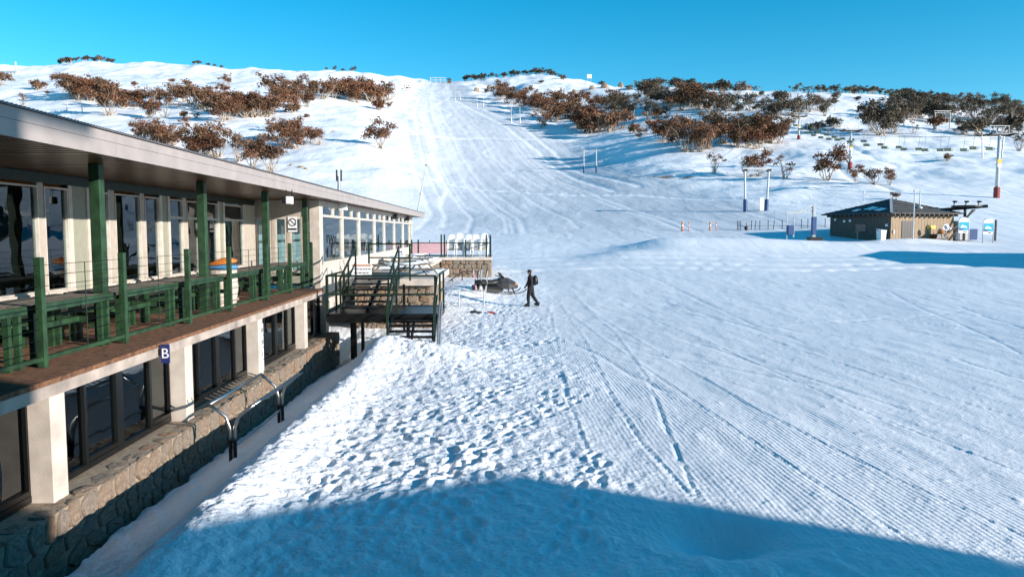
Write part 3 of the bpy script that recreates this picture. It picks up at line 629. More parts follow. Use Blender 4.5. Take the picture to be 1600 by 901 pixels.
MB().box(-9.0, -3.86, 53.5, 58, TZ-.2, TZ-.003).build('slab', M['white'], t2); MB().box(-8.9, -3.9, 53.6, 57.9, -.3, TZ-.2).build('foundation_wall', M['mortar'], t2)
# far terrace railing, banner and stacked chairs
r2 = thing('terrace_railing', 'dark green steel railing around the far terrace', 'railing', (-2, 52.2, TZ))
for x in (-5.75, -5.3, -3.72, -3.5, -2.05, -.62, -.36):
    h_ = 1.55 if x in (-3.72, -3.5, -.62, -.36) else 1.2; MB().box(x-.05, x+.05, 52.1, 52.2, TZ-.3 if x > -3.9 else TZ-.26, TZ+h_).build('post', M['dgreen'], r2)
for z in (.12, .98): MB().bar((-5.8, 52.15, TZ+z), (-.36, 52.15, TZ+z), .05, .06).build('rail', M['dgreen'], r2)
for y in (54, 56, 57.8): MB().box(-.41, -.31, y-.05, y+.05, TZ, TZ+1.4).build('post', M['dgreen'], r2)
MB().bar((-.36, 52.2, TZ+.98), (-.36, 57.8, TZ+.98), .05, .06).build('rail', M['dgreen'], r2)
bnr = thing('fence_banner', 'pink banner stretched along a fence behind the terrace railing', 'banner', (-4.8, 57.5, TZ))
MB().box(-6.4, -3.7, 57.5, 57.53, TZ+.12, TZ+.95).build('cloth', M['pink'], bnr)
for x in (-6.4, -5.0, -3.7): MB().box(x-.03, x+.03, 57.54, 57.6, TZ, TZ+1.1).build('post', M['dgreen'], bnr)
def plastic_chair():
    t = thing('plastic_chair', 'white moulded plastic chair in the row of tall stacks on the far terrace', 'chair', (0, 0, 0), 0, 'stacked white chairs on the far terrace')
    MB().loft([[(x, y, z) for x, y in ((-.22, -.2), (.22, -.2), (.20, .2), (-.20, .2))] for z in (.40, .44)]).build('seat', M['plasticw'], t, local=True, bevel=.02)
    MB().loft([[(-.20+i*.0, .17+s*.03, .44), (.20, .17+s*.03, .44), (.22, .33+s*.03, .92), (.10, .36+s*.03, 1.02), (-.10, .36+s*.03, 1.02), (-.22, .33+s*.03, .92)] for i, s in ((0, 0), (0, 1))]).build('backrest', M['plasticw'], t, local=True)
    for a in (-1, 1):
        for b in (-1, 1): MB().tube([(a*.25, b*.24, 0), (a*.2, b*.18, .4)], [.02, .03], 6).build('leg', M['plasticw'], t, local=True)
        MB().tube([(a*.24, -.2, .42), (a*.26, -.18, .64), (a*.25, .26, .66)], .025, 6).build('armrest', M['plasticw'], t, local=True)
    return t
ch = tree_of(plastic_chair()); first = True
for i, x in enumerate((-3.12, -2.52, -1.95, -1.38, -.80)):
    for k in range((7, 8, 7, 7, 8)[i]):
        o = ch[0] if first else copy_tree(ch); first = False; o.location = (x+k*.008, 53.2+k*.035, TZ+k*.09); o.rotation_euler = (0, 0, .12*math.sin(i*2.3))
ch2 = None
for i in range(8):
    o = copy_tree(ch); o['label'] = 'white plastic chair seen through the sunroom windows'; o['group'] = 'white chairs inside the sunroom'
    o.location = (-6.5-.15*(i % 2), 27.6+i*.95, DK); o.rotation_euler = (0, 0, 1.4+.1*i)
# snow covered picnic tables on the terrace
def picnic(name, label, loc, rz, L=1.8, n=6, snow=()):
    t = thing(name, label, 'table', loc, rz)
    for k in range(n): MB().box(-.45+k*.155, -.45+k*.155+.125, -L/2, L/2, .70, .745).build('table_plank', M['tablew'], t, local=True)
    for s in (-1, 1):
        for k in range(2): MB().box(s*.74-.15+k*.155, s*.74-.02+k*.155, -L/2, L/2, .41, .45).build('seat_plank', M['tablew'], t, local=True)
        for q in (-1, 1): MB().bar((s*.66, q*L*.36, 0), (s*.25, q*L*.36, .70), .05, .09, (0, 1, 0)).build('leg', M['tablew'], t, local=True)
        MB().bar((-.85, s*L*.33, .375), (.85, s*L*.33, .375), .05, .07).build('stretcher', M['tablew'], t, local=True)
    for k, (x0, x1, y0, y1) in enumerate(snow):
        m = MB(); g = random.Random(k+len(label)); m.loft([[(x0+(x1-x0)*(.5+.5*f_*cx), y0+(y1-y0)*(.5+.5*f_*cy), .747+dz_) for cx, cy in ((-1,-1),(0,-1.03),(1,-.96),(1.02,0),(1,1),(0,1.02),(-1,.97),(-1.02,0))] for f_, dz_ in ((1, 0), (.98, .05), (.85, .09))]); m.build('snow_cover', M['snowp'], t, local=True, smooth=True)
    t.scale = (1, 1, .62)
    return t
picnic('picnic_table', 'weathered slatted picnic table half bare of snow near the top of the stairs', (-4.35, 29.6, TZ), .25, snow=((.1, .48, -.9, .9),))
picnic('picnic_table', 'picnic table with snow over one half at the terrace corner', (-3.15, 30.6, TZ), -.2, 1.9, snow=((-.48, .05, -.95, .95),))
picnic('picnic_table', 'picnic table nearly buried in snow against the sunroom wall', (-4.9, 38.5, TZ), .1, snow=((-.47, .3, -.9, .9),))
picnic('picnic_table', 'snow-heaped picnic table on the narrow back terrace', (-4.5, 43.0, TZ), -.1, snow=((-.2, .48, -.9, .9),))
sp = MB(); rr = random.Random(2)
def snowsheet(name, x0, x1, y0, y1, z, h, label, n=14, m=18):
    b = MB(); 
    X, Y = np.meshgrid(np.linspace(x0, x1, n), np.linspace(y0, y1, m)); e = np.minimum(np.minimum(X-x0, x1-X)/(x1-x0), np.minimum(Y-y0, y1-Y)/(y1-y0))
    Z = z-.02+h*sstep(0, .12, e)*(1+.9*fbm(X*1.3, Y*1.1, 77, 3)); 
    b.add([(X.flat[i], Y.flat[i], Z.flat[i]) for i in range(n*m)], [(r_*n+c, r_*n+c+1, (r_+1)*n+c+1, (r_+1)*n+c) for r_ in range(m-1) for c in range(n-1)])
    return tag(b.build(name, M['snowp'], smooth=True), label, 'snow', kind='stuff')
snowsheet('snow_layer', -5.8, -2.3, 30.5, 35.9, TZ, .10, 'thin snow lying on the near terrace'); snowsheet('snow_layer', -5.8, -3.75, 36.1, 51.8, TZ, .14, 'settled snow on the narrow back terrace'); snowsheet('snow_layer', -3.7, -.5, 52.4, 57.8, TZ, .05, 'thin snow under the stacked chairs')
# red-headed notice
P = at(567, 421, 26.6); ns = thing('notice_board', 'white notice board with red heading leaning beside the terrace stairs', 'sign', P)
MB().box(P.x-.40, P.x+.30, 26.6, 26.63, P.z-.25, P.z+.20).build('board', M['signw'], ns); MB().box(P.x-.38, P.x+.28, 26.592, 26.599, P.z+.125, P.z+.17).build('heading', M['orange'], ns)
rt = random.Random(4)
for k in range(2):
    x = P.x-.30
    while x < P.x+.2: w_ = rt.uniform(.05, .12); MB().box(x, x+w_, 26.594, 26.599, P.z+.0-k*.13, P.z+.03-k*.13).build('printed_mark', M['black'], ns); x += w_+.035
for d in (-.38, .28): MB().box(P.x+d-.02, P.x+d+.02, 26.631, 26.66, TZ-.2, P.z+.2).build('leg', M['lightgrey'], ns)
P = at(625, 394, 46); P.x = XS+.02; wsg = thing('wall_sign', 'small blue sign with pale bars on the white sunroom wall', 'sign', P); MB().box(XS+.001, XS+.03, 44.6, 47.4, 2.15, 2.5).build('plate', M['blue'], wsg)
for k in range(2): MB().box(XS+.031, XS+.036, 45, 47, 2.22+k*.13, 2.28+k*.13).build('bar', M['signw'], wsg)
# ------------------------------------------------------------------ steel landing and stairs
LZ, LY0, LY1, LX0, LX1 = 1.31, 21.9, 24.4, -4.88, -1.68
st = thing('steel_staircase', 'dark green steel staircase and landing off the end of the lodge deck', 'staircase', (-3.3, 22, 0))
MB().box(LX0, LX1, LY0, LY1, LZ-.06, LZ).build('landing_floor', M['black'], st)
for y in (LY0-.03, LY1): MB().box(LX0, LX1, y, y+.07, LZ-.24, LZ+.02).build('edge_beam', M['black'], st)
for x in (LX0-.03, LX1-.03): MB().box(x, x+.06, LY0+.05, LY1, LZ-.22, LZ-.062).build('edge_beam', M['black'], st)
for x in (-4.15, -3.98): MB().box(x-.045, x+.045, LY0+.3+(x+4.15)*2, LY0+.4+(x+4.15)*2, gz(x, 22.2)-.5, LZ-.07).build('support_post', M['black'], st)
for x, y in ((-2.0, 24.2), (-4.6, 24.2), (-2.6, 22.4)): MB().box(x-.05, x+.05, y-.05, y+.05, gz(x, y)-.4, LZ-.07).build('support_post', M['black'], st)
def railrun(p0, p1, n, hs=(1.12, .58), mt=M['dgreen']):
    p0, p1 = Vector(p0), Vector(p1)
    for h_ in hs: MB().bar(p0+Vector((0, 0, h_)), p1+Vector((0, 0, h_)), .05, .05).build('rail', mt, st)
    for k in range(n):
        q = p0.lerp(p1, k/(n-1)); MB().box(q.x-.03, q.x+.03, q.y-.03, q.y+.03, q.z-.15, q.z+hs[0]+.022).build('rail_post', mt, st)
railrun((LX0, LY0, LZ), (-1.75, LY0, LZ), 2); railrun((LX0+.002, LY0+.06, LZ), (LX0+.002, LY1, LZ), 3); railrun((LX1, LY0+.9, LZ), (LX1, LY1, LZ), 2)
MB().box(-2.9, -2.84, LY0-.028, LY0+.028, LZ-.1, LZ+1.1).build('rail_post', M['dgreen'], st)
# upper flight: landing up to the terrace level, away from the viewer
UX0, UX1 = -4.55, -3.2; n = 6
for k in range(n):
    z = LZ+(TZ+.25-LZ)*(k+1)/n; y = LY0+.55+k*.42
    MB().box(UX0, UX1, y, y+.30, z-.045, z).build('tread', M['black'], st)
top = (LY0+.55+n*.42, TZ+.25)
for x in (UX0-.05, UX1+.02):
    MB().bar((x, LY0+.6, LZ+.02), (x, top[0], top[1]-.1), .04, .22).build('stringer', M['dgreen'], st)
    MB().bar((x, LY0+.55, LZ+1.0), (x, top[0], top[1]+1.0), .05, .05).build('handrail', M['dgreen'], st); MB().bar((x, LY0+.55, LZ+.5), (x, top[0], top[1]+.5), .04, .04).build('handrail', M['dgreen'], st)
    for f_ in (0, .5, 1): yy = LY0+.55+f_*(top[0]-LY0-.55); zz_ = LZ+f_*(top[1]-LZ); MB().box(x-.025, x+.025, yy-.025, yy+.025, zz_-.1, zz_+1.02).build('rail_post', M['dgreen'], st)
MB().box(-3.88, -3.76, LY0+.7, top[0], LZ+.0, LZ+.03).build('centre_stringer', M['black'], st)
MB().bar((-3.82, LY0+.6, LZ-.04), (-3.82, top[0], top[1]-.16), .10, .14).build('stringer', M['black'], st)
MB().box(UX0-.1, UX1+.05, top[0], 28.18, top[1]-.06, top[1]-.002).build('upper_platform', M['dgreen'], st)
for h_ in (.55, 1.05):
    MB().bar((UX0-.1, 27.9, top[1]+h_), (UX1+.05, 27.9, top[1]+h_), .05, .05).build('rail', M['dgreen'], st)
for x in (UX0-.1, UX1+.05): MB().box(x-.03, x+.03, 27.87, 27.93, top[1]-.3, top[1]+1.07).build('rail_post', M['dgreen'], st)
MB().bar((UX1+.05, 26, top[1]-.3), (UX1+.05, 26, gz(-3.1, 26)-.3), .08).build('support_post', M['black'], st)
# lower flight: landing down to the snow, towards the viewer
lx0, lx1 = -2.95, -1.72; gy = gz(-2.3, 20.6); n = 4
for k in range(n):
    z = LZ-(LZ-gy)*(k+1)/(n+.3); y = LY0-.10-(k+1)*.24
    MB().box(lx0, lx1, y, y+.27, z-.045, z).build('tread', M['black'], st)
ye = LY0-.1-n*.26
for x in (lx0-.03, lx1+.03):
    MB().bar((x, LY0, LZ-.12), (x, ye, gy+.05), .05, .2).build('stringer', M['black'], st)
    MB().bar((x, LY0-.02, LZ+1.08), (x, ye, gy+1.0), .05, .05).build('handrail', M['dgreen'], st); MB().bar((x, LY0-.02, LZ+.55), (x, ye, gy+.5), .04, .04).build('handrail', M['dgreen'], st)
    MB().box(x-.03, x+.03, ye-.03, ye+.03, gy-.3, gy+1.02).build('rail_post', M['dgreen'], st)
MB().bar((-2.34, LY0-.1, LZ-.2), (-2.34, ye+.2, gy+.0), .06, .12).build('stringer', M['black'], st)
for x in (lx1+.10, lx1+.16): MB().tube([(x, LY0+.2, LZ+.35), (x, LY0-.6, LZ-.2), (x+.06, ye-.5, gy-.1)], .025, 6).build('handrail', M['galv'], st)
# ------------------------------------------------------------------ ski rack in front of the stone base
rk = thing('ski_rack', 'stainless ski rack with two notched rails planted in snow beside the stone wall', 'rack', (-4.2, 13, 0))
A = Vector((-4.22, 12.0, 0)); bx_, by_ = A.x, A.y; B = Vector((bx_+.03, by_+2.6, 0)); gA, gB = gz(bx_, by_)-.1, gz(B.x, B.y)-.1; zt = gA+1.0
for x, y, g_ in ((bx_, by_, gA), (B.x, B.y, gB)):
    for s_ in (-1, 1):
        MB().tube([(x+s_*.035, y, g_-.3), (x+s_*.035, y, g_+.42)], .032, 8).build('leg', M['rubber'], rk)
        MB().tube([(x+s_*.035, y, g_+.42), (x+s_*.04, y, g_+.62), (x+s_*.10, y, g_+.80), (x+s_*.22, y, g_+.90), (x+s_*.36, y, zt)], .028, 8).build('arm', M['steel'], rk, smooth=True)
for s_ in (-1, 1):
    MB().tube([(bx_+s_*.36, by_, zt), (B.x+s_*.36, B.y, zt)], .028, 8).build('top_rail', M['steel'], rk, smooth=True)
    for k in range(13): yy = by_+.25+k*.18; MB().tube([(bx_+s_*.36, yy, zt+.01), (bx_+s_*.52, yy+.03, zt+.05)], .013, 6).build('notch_bar', M['steel'], rk)
MB().tube([(bx_, by_, gA+.3), (B.x, B.y, gA+.3)], .022, 8).build('lower_rail', M['galv'], rk)
# rails, ski rack, skis, snowmobile and bits near the far terrace
hr = thing('ramp_handrail', 'dark handrail rising against the far terrace stone wall', 'handrail', at(722, 440, 48))
P = [at(x, y, 48+k) for k, (x, y) in enumerate(((700, 441), (722, 424), (746, 424)))]; MB().tube(P, .04, 6).build('rail', M['rubber'], hr)
for p in (P[1], P[2], P[0].lerp(P[1], .3)): MB().tube([(p.x, p.y, gz(p.x, p.y)-.3), p], .035, 6).build('post', M['rubber'], hr)
br = thing('steel_barrier', 'low galvanised rail barrier standing in trampled snow before the terrace', 'barrier', at(735, 479))
b0 = at(717, 479); b1 = Vector((b0.x+1.22, b0.y+.15, b0.z))
for p in (b0, b0.lerp(b1, .98)): MB().tube([(p.x, p.y, p.z-.3), (p.x, p.y, p.z+.78)], .035, 8).build('post', M['galv'], br)
for h_ in (.12, .42, .76): MB().tube([b0+Vector((0, 0, h_)), b1+Vector((0, 0, h_))], .026, 6).build('rail', M['galv'], br)
c0 = at(690, 484)
for h_ in (.25, .5, .76): MB().tube([b0+Vector((0, 0, h_)), Vector((b0.x-1.1, b0.y-1.0, b0.z+h_-.55))], .022, 6).build('sloping_rail', M['galv'], br)
MB().tube([(b0.x-1.1, b0.y-1, gz(b0.x-1.1, b0.y-1)-.3), (b0.x-1.1, b0.y-1, b0.z+.2)], .03, 6).build('post', M['galv'], br)
for i, (px, py, c, lab) in enumerate(((747, 460, 'pink', 'pinkish red and white skis stood upright beside the snowmobile'), (756, 462, 'signw', 'pale skis stuck upright in snow against the barrier'))):
    P = at(px, py); sk = thing('upright_skis', lab, 'skis', P)
    for d in (-1, 1):
        MB().prism([(d*.04-.04, 0, -.2), (d*.04+.04, 0, -.2), (d*.22+.035, .1, 1.25), (d*.22, .16, 1.38), (d*.22-.035, .1, 1.25)], (0, .02, 0)).build('ski', M[c] if d < 0 else M['lightgrey'], sk, local=True)
        MB().box(d*.13-.035, d*.13+.035, -.09, .03, .55, .8).build('binding', M['rubber'], sk, local=True)
P = at(741, 489); g_ = thing('dropped_glove', 'small black glove lying on trampled snow below the barrier', 'glove', P); b = MB().ball((0, 0, .05), (.2, .11, .07), 9, 5, .1)
b.build('palm', M['rubber'], g_, local=True, smooth=True); 
for k in range(4): MB().tube([(.15, -.07+k*.045, .05), (.33+.02*(k % 2), -.09+k*.055, .03)], .03, 6).build('finger', M['rubber'], g_, local=True)
P = at(768, 489); g_ = thing('red_marker', 'small red wedge lying on the snow near the walking person', 'marker', P); MB().loft([[(-.2, -.08, 0), (.2, -.08, 0), (.2, .08, 0), (-.2, .08, 0)], [(-.17, -.05, .09), (.12, -.05, .05), (.12, .05, .05), (-.17, .05, .09)]]).build('wedge', M['red'], g_, local=True)
M['cowl'] = mat('dark_grey_cowl', (.035, .035, .038), .3)
def snowmobile():
    P = at(776, 458); t = thing('snowmobile', 'black and grey snowmobile parked beside the far terrace wall', 'snowmobile', P, .35)
    def ring(x, w, z0, z1): return [(x, -w, z0), (x, -w*1.05, (z0+z1)/2), (x, -w*.6, z1), (x, w*.6, z1), (x, w*1.05, (z0+z1)/2), (x, w, z0)]
    MB().loft([ring(-.1, .2, .4, .62), ring(.2, .33, .26, .88), ring(.6, .38, .22, .86), ring(1.0, .30, .24, .66), ring(1.22, .16, .3, .5)]).build('cowl', M['cowl'], t, local=True)
    MB().loft([ring(-1.25, .17, .52, .74), ring(-.9, .2, .5, .80), ring(-.3, .2, .5, .74), ring(.15, .2, .5, .82)]).build('seat', M['rubber'], t, local=True, smooth=True)
    MB().loft([ring(-1.4, .22, .34, .5), ring(-.4, .26, .3, .52), ring(.2, .28, .25, .5)]).build('tunnel', M['black'], t, local=True)
    MB().loft([[(x, y, z) for x, z in ((-1.45, .2), (-1.3, .04), (.0, .0), (.35, .16), (.3, .3), (-1.3, .36))] for y in (-.19, .19)]).build('drive_track', M['rubber'], t, local=True)
    MB().prism([(.35, -.3, .84), (.35, .3, .84), (.12, .22, 1.14), (.12, -.22, 1.14)], (.03, 0, .01)).build('windshield', M['rubber'], t, local=True)
    MB().tube([(.05, -.36, 1.0), (.12, -.15, .95), (.12, .15, .95), (.05, .36, 1.0)], .025, 6).build('handlebar', M['rubber'], t, local=True)
    MB().ball((1.05, -.2, .5), (.12, .10, .09), 8, 5).build('headlight', M['orange'], t, local=True, smooth=True)
    for s_ in (-1, 1):
        MB().loft([[(x, s_*.45+y, z+d) for y, d in ((-.07, 0), (.07, 0), (.07, .03), (-.07, .03))] for x, z in ((.3, .05), (.5, .0), (1.2, 0), (1.5, .10), (1.62, .22))]).build('ski', M['rubber'], t, local=True)
        MB().tube([(.9, s_*.45, .03), (.75, s_*.28, .42)], .035, 6).build('strut', M['black'], t, local=True)
snowmobile()
# ------------------------------------------------------------------ person walking
def skin_mesh(name, joints, edges, sub=2):
    me_ = bpy.data.meshes.new(name); names = list(joints); me_.from_pydata([joints[k][0] for k in names], [(names.index(a), names.index(b)) for a, b in edges], [])
    o = bpy.data.objects.new(name, me_); COL.objects.link(o); o.modifiers.new('s', 'SKIN'); s_ = o.modifiers.new('u', 'SUBSURF'); s_.levels = s_.render_levels = sub
    for i, k in enumerate(names):
        v = me_.skin_vertices[0].data[i]; r_ = joints[k][1]; r_ = r_ if isinstance(r_, tuple) else (r_, r_); q_ = 1.28 if r_[0] > .05 and k not in ('head', 'crown', 'neck') else 1; v.radius = (r_[0]*q_, r_[1]*q_); v.use_root = (i == 0)
    dg = bpy.context.evaluated_depsgraph_get(); m2 = bpy.data.meshes.new_from_object(o.evaluated_get(dg)); bpy.data.objects.remove(o); return m2
P = at(829, 478.5); pr = thing('person', 'person all in black with cap and backpack walking across the snow', 'person', P)
J = dict(pelvis=((0, 0, .95), (.16, .12)), waist=((.0, 0, 1.12), (.15, .11)), chest=((-.01, 0, 1.34), (.19, .13)), neck=((-.03, 0, 1.52), .065), head=((-.05, 0, 1.63), (.085, .10)), crown=((-.05, 0, 1.73), (.075, .09)),
 shl=((-.03, -.19, 1.44), .085), ell=((.05, -.27, 1.17), .06), wrl=((-.08, -.27, .93), .042), hdl=((-.11, -.27, .85), (.045, .025)), f1=((-.14, -.285, .77), .013), f2=((-.125, -.26, .76), .013), f3=((-.105, -.25, .77), .012), th=((-.16, -.25, .83), .013), f4=((-.12, -.30, .78), .011),
 shr=((-.01, .19, 1.44), .085), elr=((-.10, .27, 1.18), .06), wrr=((-.22, .25, .98), .042), hdr=((-.27, .25, .92), (.045, .025)), g1=((-.32, .24, .86), .013), g2=((-.31, .265, .85), .013), g3=((-.29, .28, .86), .012), tr=((-.31, .22, .93), .013), g4=((-.33, .255, .875), .011),
 hl=((-.02, -.10, .90), .115), kl=((-.12, -.11, .50), .075), al=((-.10, -.11, .10), .055), tl=((-.28, -.12, .04), .045), hr=((.03, .10, .90), .115), kr=((.12, .11, .50), .075), ar=((.36, .11, .16), .055), tr2=((.26, .12, .03), .045))
E = [('pelvis','waist'),('waist','chest'),('chest','neck'),('neck','head'),('head','crown'),('chest','shl'),('shl','ell'),('ell','wrl'),('wrl','hdl'),('hdl','f1'),('hdl','f2'),('hdl','f3'),('hdl','f4'),('hdl','th'),('chest','shr'),('shr','elr'),('elr','wrr'),('wrr','hdr'),('hdr','g1'),('hdr','g2'),('hdr','g3'),('hdr','g4'),('hdr','tr'),
 ('pelvis','hl'),('hl','kl'),('kl','al'),('al','tl'),('pelvis','hr'),('hr','kr'),('kr','ar'),('ar','tr2')]
bm_ = skin_mesh('body', J, E); bm_.materials.append(M['jacket']); bm_.materials.append(M['skin'])
for p in bm_.polygons: p.use_smooth = True; p.material_index = 1 if 1.53 < p.center.z < 1.72 and p.center.x < -.06 else 0
bo = bpy.data.objects.new('body', bm_); COL.objects.link(bo); bo.parent = pr
MB().ball((-.055, 0, 1.735), (.115, .10, .075), 12, 6).build('cap', M['jacket'], pr, local=True, smooth=True); MB().prism([(-.14, -.07, 1.72), (-.14, .07, 1.72), (-.24, .045, 1.705), (-.24, -.045, 1.705)], (0, 0, .014)).build('cap_peak', M['jacket'], pr, local=True)
MB().ball((-.15, 0, 1.635), (.03, .016, .02), 6, 4).build('nose', M['skin'], pr, local=True, smooth=True); MB().ball((-.125, 0, 1.665), (.03, .075, .028), 10, 5).build('goggles', M['rubber'], pr, local=True, smooth=True)
bk = MB().ball((.22, 0, 1.28), (.14, .17, .26), 12, 8).build('backpack', M['rubber'], pr, local=True, smooth=True)
MB().ball((.33, 0, 1.18), (.05, .12, .12), 10, 6).build('pocket', M['jacket'], bk, local=True, smooth=True)
for s_ in (-1, 1): MB().tube([(.12, s_*.1, 1.46), (-.02, s_*.12, 1.53), (-.14, s_*.12, 1.42), (-.13, s_*.14, 1.22), (.1, s_*.15, 1.1)], .018, 6).build('strap', M['rubber'], bk, local=True)
for x, y, z, a in ((-.17, -.115, .05, 0), (.31, .115, .08, .5)):
    b = MB().loft([[(-.16*c, q, 0) for c, q in ((1, -.05), (1, .05), (-.75, .05), (-.75, -.05))], [(-.16*c, q, .09) for c, q in ((.9, -.045), (.9, .045), (-.7, .045), (-.7, -.045))], [(-.02*c+.05, q, .2) for c, q in ((2, -.05), (2, .05), (-2, .05), (-2, -.05))]]).build('boot', M['rubber'], pr, local=True); b.location = (x, y, z-.05); b.rotation_euler = (0, a*.5, 0)
# ------------------------------------------------------------------ buildings outside the frame that throw the long shadows
TE = math.tan(SUN_EL); ZE = 4.9+29.6*TE; ZA = 30.5*TE
nb = thing('neighbour_lodge', 'tall lodge behind the viewpoint whose shadow covers the foreground snow', 'building', (3, -8, 0))
MB().box(-14, 18.4, -14, -4, -.5, ZE).build('wall', M['cream'], nb); MB().box(-15, 20.9, -15, -3.9, ZE, ZE+1.6).build('roof', M['roof'], nb)
MB().box(18.4, 25.7, -12, -4, -.5, ZA-1.3).build('annex_wall', M['sagewall'], nb); MB().prism([(18.41, -3.9, ZA-1.302), (25.85, -3.9, ZA-1.302), (25.85, -3.9, ZA+.2), (18.41, -3.9, ZA-.75)], (0, -8.2, 0)).build('annex_roof', M['roof'], nb)
sb = thing('lift_shed', 'long shed beyond the right edge shading the flat snow', 'building', (74, 56, 0))
MB().box(51, 86, 51, 60, -.5, 6.2).build('wall', M['hutw'], sb); MB().prism([(50.5, 50.5, 6.2), (50.5, 60.5, 6.2), (50.5, 55.5, 6.9)], (36, 0, 0)).build('roof', M['hutroof'], sb)
# ------------------------------------------------------------------ hut
C = at(1391, 376, 80); hz = C.z+.02
S = 8.9; rz = math.radians(18)
hut = thing('lift_hut', 'brown timber lift hut with dark hipped roof on the valley floor', 'building', (C.x, C.y, hz), rz)
# local: near corner at origin, +x along the sunlit side (right/back), +y along the shaded side (left/back)
def clad(x0, y0, x1, y1, h0, h1, name, mt, t=.03):
    b = MB(); d = Vector((x1-x0, y1-y0, 0)); L = d.length; d.normalize(); nrm = Vector((d.y, -d.x, 0)); n = int(L/.22)
    for i in range(n):
        a = Vector((x0, y0, 0))+d*(i*L/n); e = Vector((x0, y0, 0))+d*((i+.86)*L/n); q = nrm*(t+.012*(i % 2))
        b.add([a+Vector((0,0,h0)), e+Vector((0,0,h0)), e+q+Vector((0,0,h0)), a+q+Vector((0,0,h0)), a+Vector((0,0,h1)), e+Vector((0,0,h1)), e+q+Vector((0,0,h1)), a+q+Vector((0,0,h1))], [(0,1,2,3),(4,5,6,7),(0,1,5,4),(1,2,6,5),(2,3,7,6),(3,0,4,7)])
    return tag(b.build(name, mt, hut, local=True), kind='stuff')
WH = 2.95
MB().box(0, S, 0, S, -1, WH).build('wall', M['hutd'], hut, local=True)
clad(0, 0, S, 0, -.5, WH, 'lit_toned_cladding', M['hutw']); clad(0, S, 0, 0, -.5, WH, 'shade_toned_cladding', M['hutd'])  # same timber in two tones: sun and shade put into the colour
o_ = .75; cx = S/2
rf = MB().add([(-o_, -o_, WH+.02), (S+o_, -o_, WH+.02), (S+o_, S+o_, WH+.02), (-o_, S+o_, WH+.02), (cx, cx, WH+1.75), (-o_, -o_, WH-.10), (S+o_, -o_, WH-.10), (S+o_, S+o_, WH-.10), (-o_, S+o_, WH-.10)],
     [(0,1,4),(1,2,4),(2,3,4),(3,0,4),(5,8,7,6),(0,5,6,1),(1,6,7,2),(2,7,8,3),(3,8,5,0)]).build('roof', M['hutroof'], hut, local=True)
for i in range(14):
    x = -.3+i*.68; 
    MB().box(x, x+.12, -o_-.02, -.05, WH-.34, WH-.105).build('rafter', M['hutd'], rf, local=True); MB().box(-o_-.02, -.05, x, x+.12, WH-.34, WH-.105).build('rafter', M['hutd'], rf, local=True)
MB().bar((-o_, -o_, WH+.06), (cx, cx, WH+1.80), .25, .06).build('hip_cap', M['lightgrey'], rf, local=True)
for k in range(6):      # tile courses on the visible planes
    f_ = (k+.5)/7; a = -o_+(cx+o_)*f_; z = WH+.035+1.73*f_; b = S+o_-(cx+o_)*f_
    MB().bar((a, a, z+.01), (b, a, z+.01), .05, .05).build('tile_course', M['hutroof'], rf, local=True); MB().bar((a, a, z+.01), (a, b, z+.01), .05, .05).build('tile_course', M['hutroof'], rf, local=True)
for pts in (((-.1, 1.5), (.5, 1.1), (.9, 2.3), (.2, 2.6)), ((.3, 3.2), (1.1, 2.9), (1.5, 4.1), (.5, 4.4)), ((.0, 5.0), (.6, 4.8), (.7, 5.6), (.1, 5.7))):
    MB().prism([(x, y, WH+.02+1.73*(x+o_)/(cx+o_)+.008) for x, y in pts], (0, 0, .05)).build('snow_patch', M['snowp'], rf, local=True)
d = MB().box(1.45, 3.0, -.075, -.05, .0, 2.1).build('door', M['rubber'], hut, local=True)
for k in range(4): MB().box(1.5+k*.38, 1.84+k*.38, -.085, -.078, .1, 1.95).build('panel', M['black'], d, local=True)
for k, (a, b, z0, z1, m_) in enumerate(((5.0, 6.2, 1.25, 1.62, 'yellow'), (7.9, 8.5, 1.2, 1.55, 'signw'), (.35, .5, .75, 1.1, 'signw'), (.18, .28, .75, 1.1, 'black'))): MB().box(a, b, -.085, -.055, z0, z1).build('wall_plate', M[m_], hut, local=True)
for a, b, z0, z1 in ((3.4, 4.9, 1.0, 1.75),):
    w = MB(); w.box(-.09, -.05, a, b, z1, z1+.07); w.box(-.09, -.05, a, b, z0-.07, z0); w.box(-.09, -.05, a-.07, a, z0-.07, z1+.07); w.box(-.09, -.05, b, b+.07, z0-.07, z1+.07)
    w = w.build('window', M['hutd'], hut, local=True); MB().box(-.07, -.055, a, b, z0, z1).build('pane', M['glassd'], w, local=True)
for y, z in ((5.6, 2.05), (6.5, 2.0), (7.9, 2.2), (1.3, .9), (.35, 1.5)): MB().box(-.085, -.056, y, y+.32, z, z+.26).build('wall_plate', M['signw'], hut, local=True)
R2 = lambda x, y: (C.x+math.cos(rz)*x-math.sin(rz)*y, C.y+math.sin(rz)*x+math.cos(rz)*y)
def near_hut(name, label, cat, x, y):
    X, Y = R2(x, y); return thing(name, label, cat, (X, Y, gz(X, Y)), rz)
t = near_hut('storage_bin', 'white storage bin standing at the corner of the lift hut', 'bin', -.75, .5); MB().loft([[(x*k, y*k, z) for x, y in ((-.35, -.35), (.35, -.35), (.35, .35), (-.35, .35))] for k, z in ((.85, -.2), (1, .95), (1.05, .97))]).build('body', M['plasticw'], t, local=True); MB().prism([(-.38, -.38, .97), (.38, -.38, .97), (.38, .38, 1.1), (-.38, .38, 1.1)], (0, 0, .05)).build('lid', M['plasticw'], t, local=True)
t = near_hut('snow_blower', 'black snow blower with orange hood parked against the hut', 'machine', 5.6, -1.1)
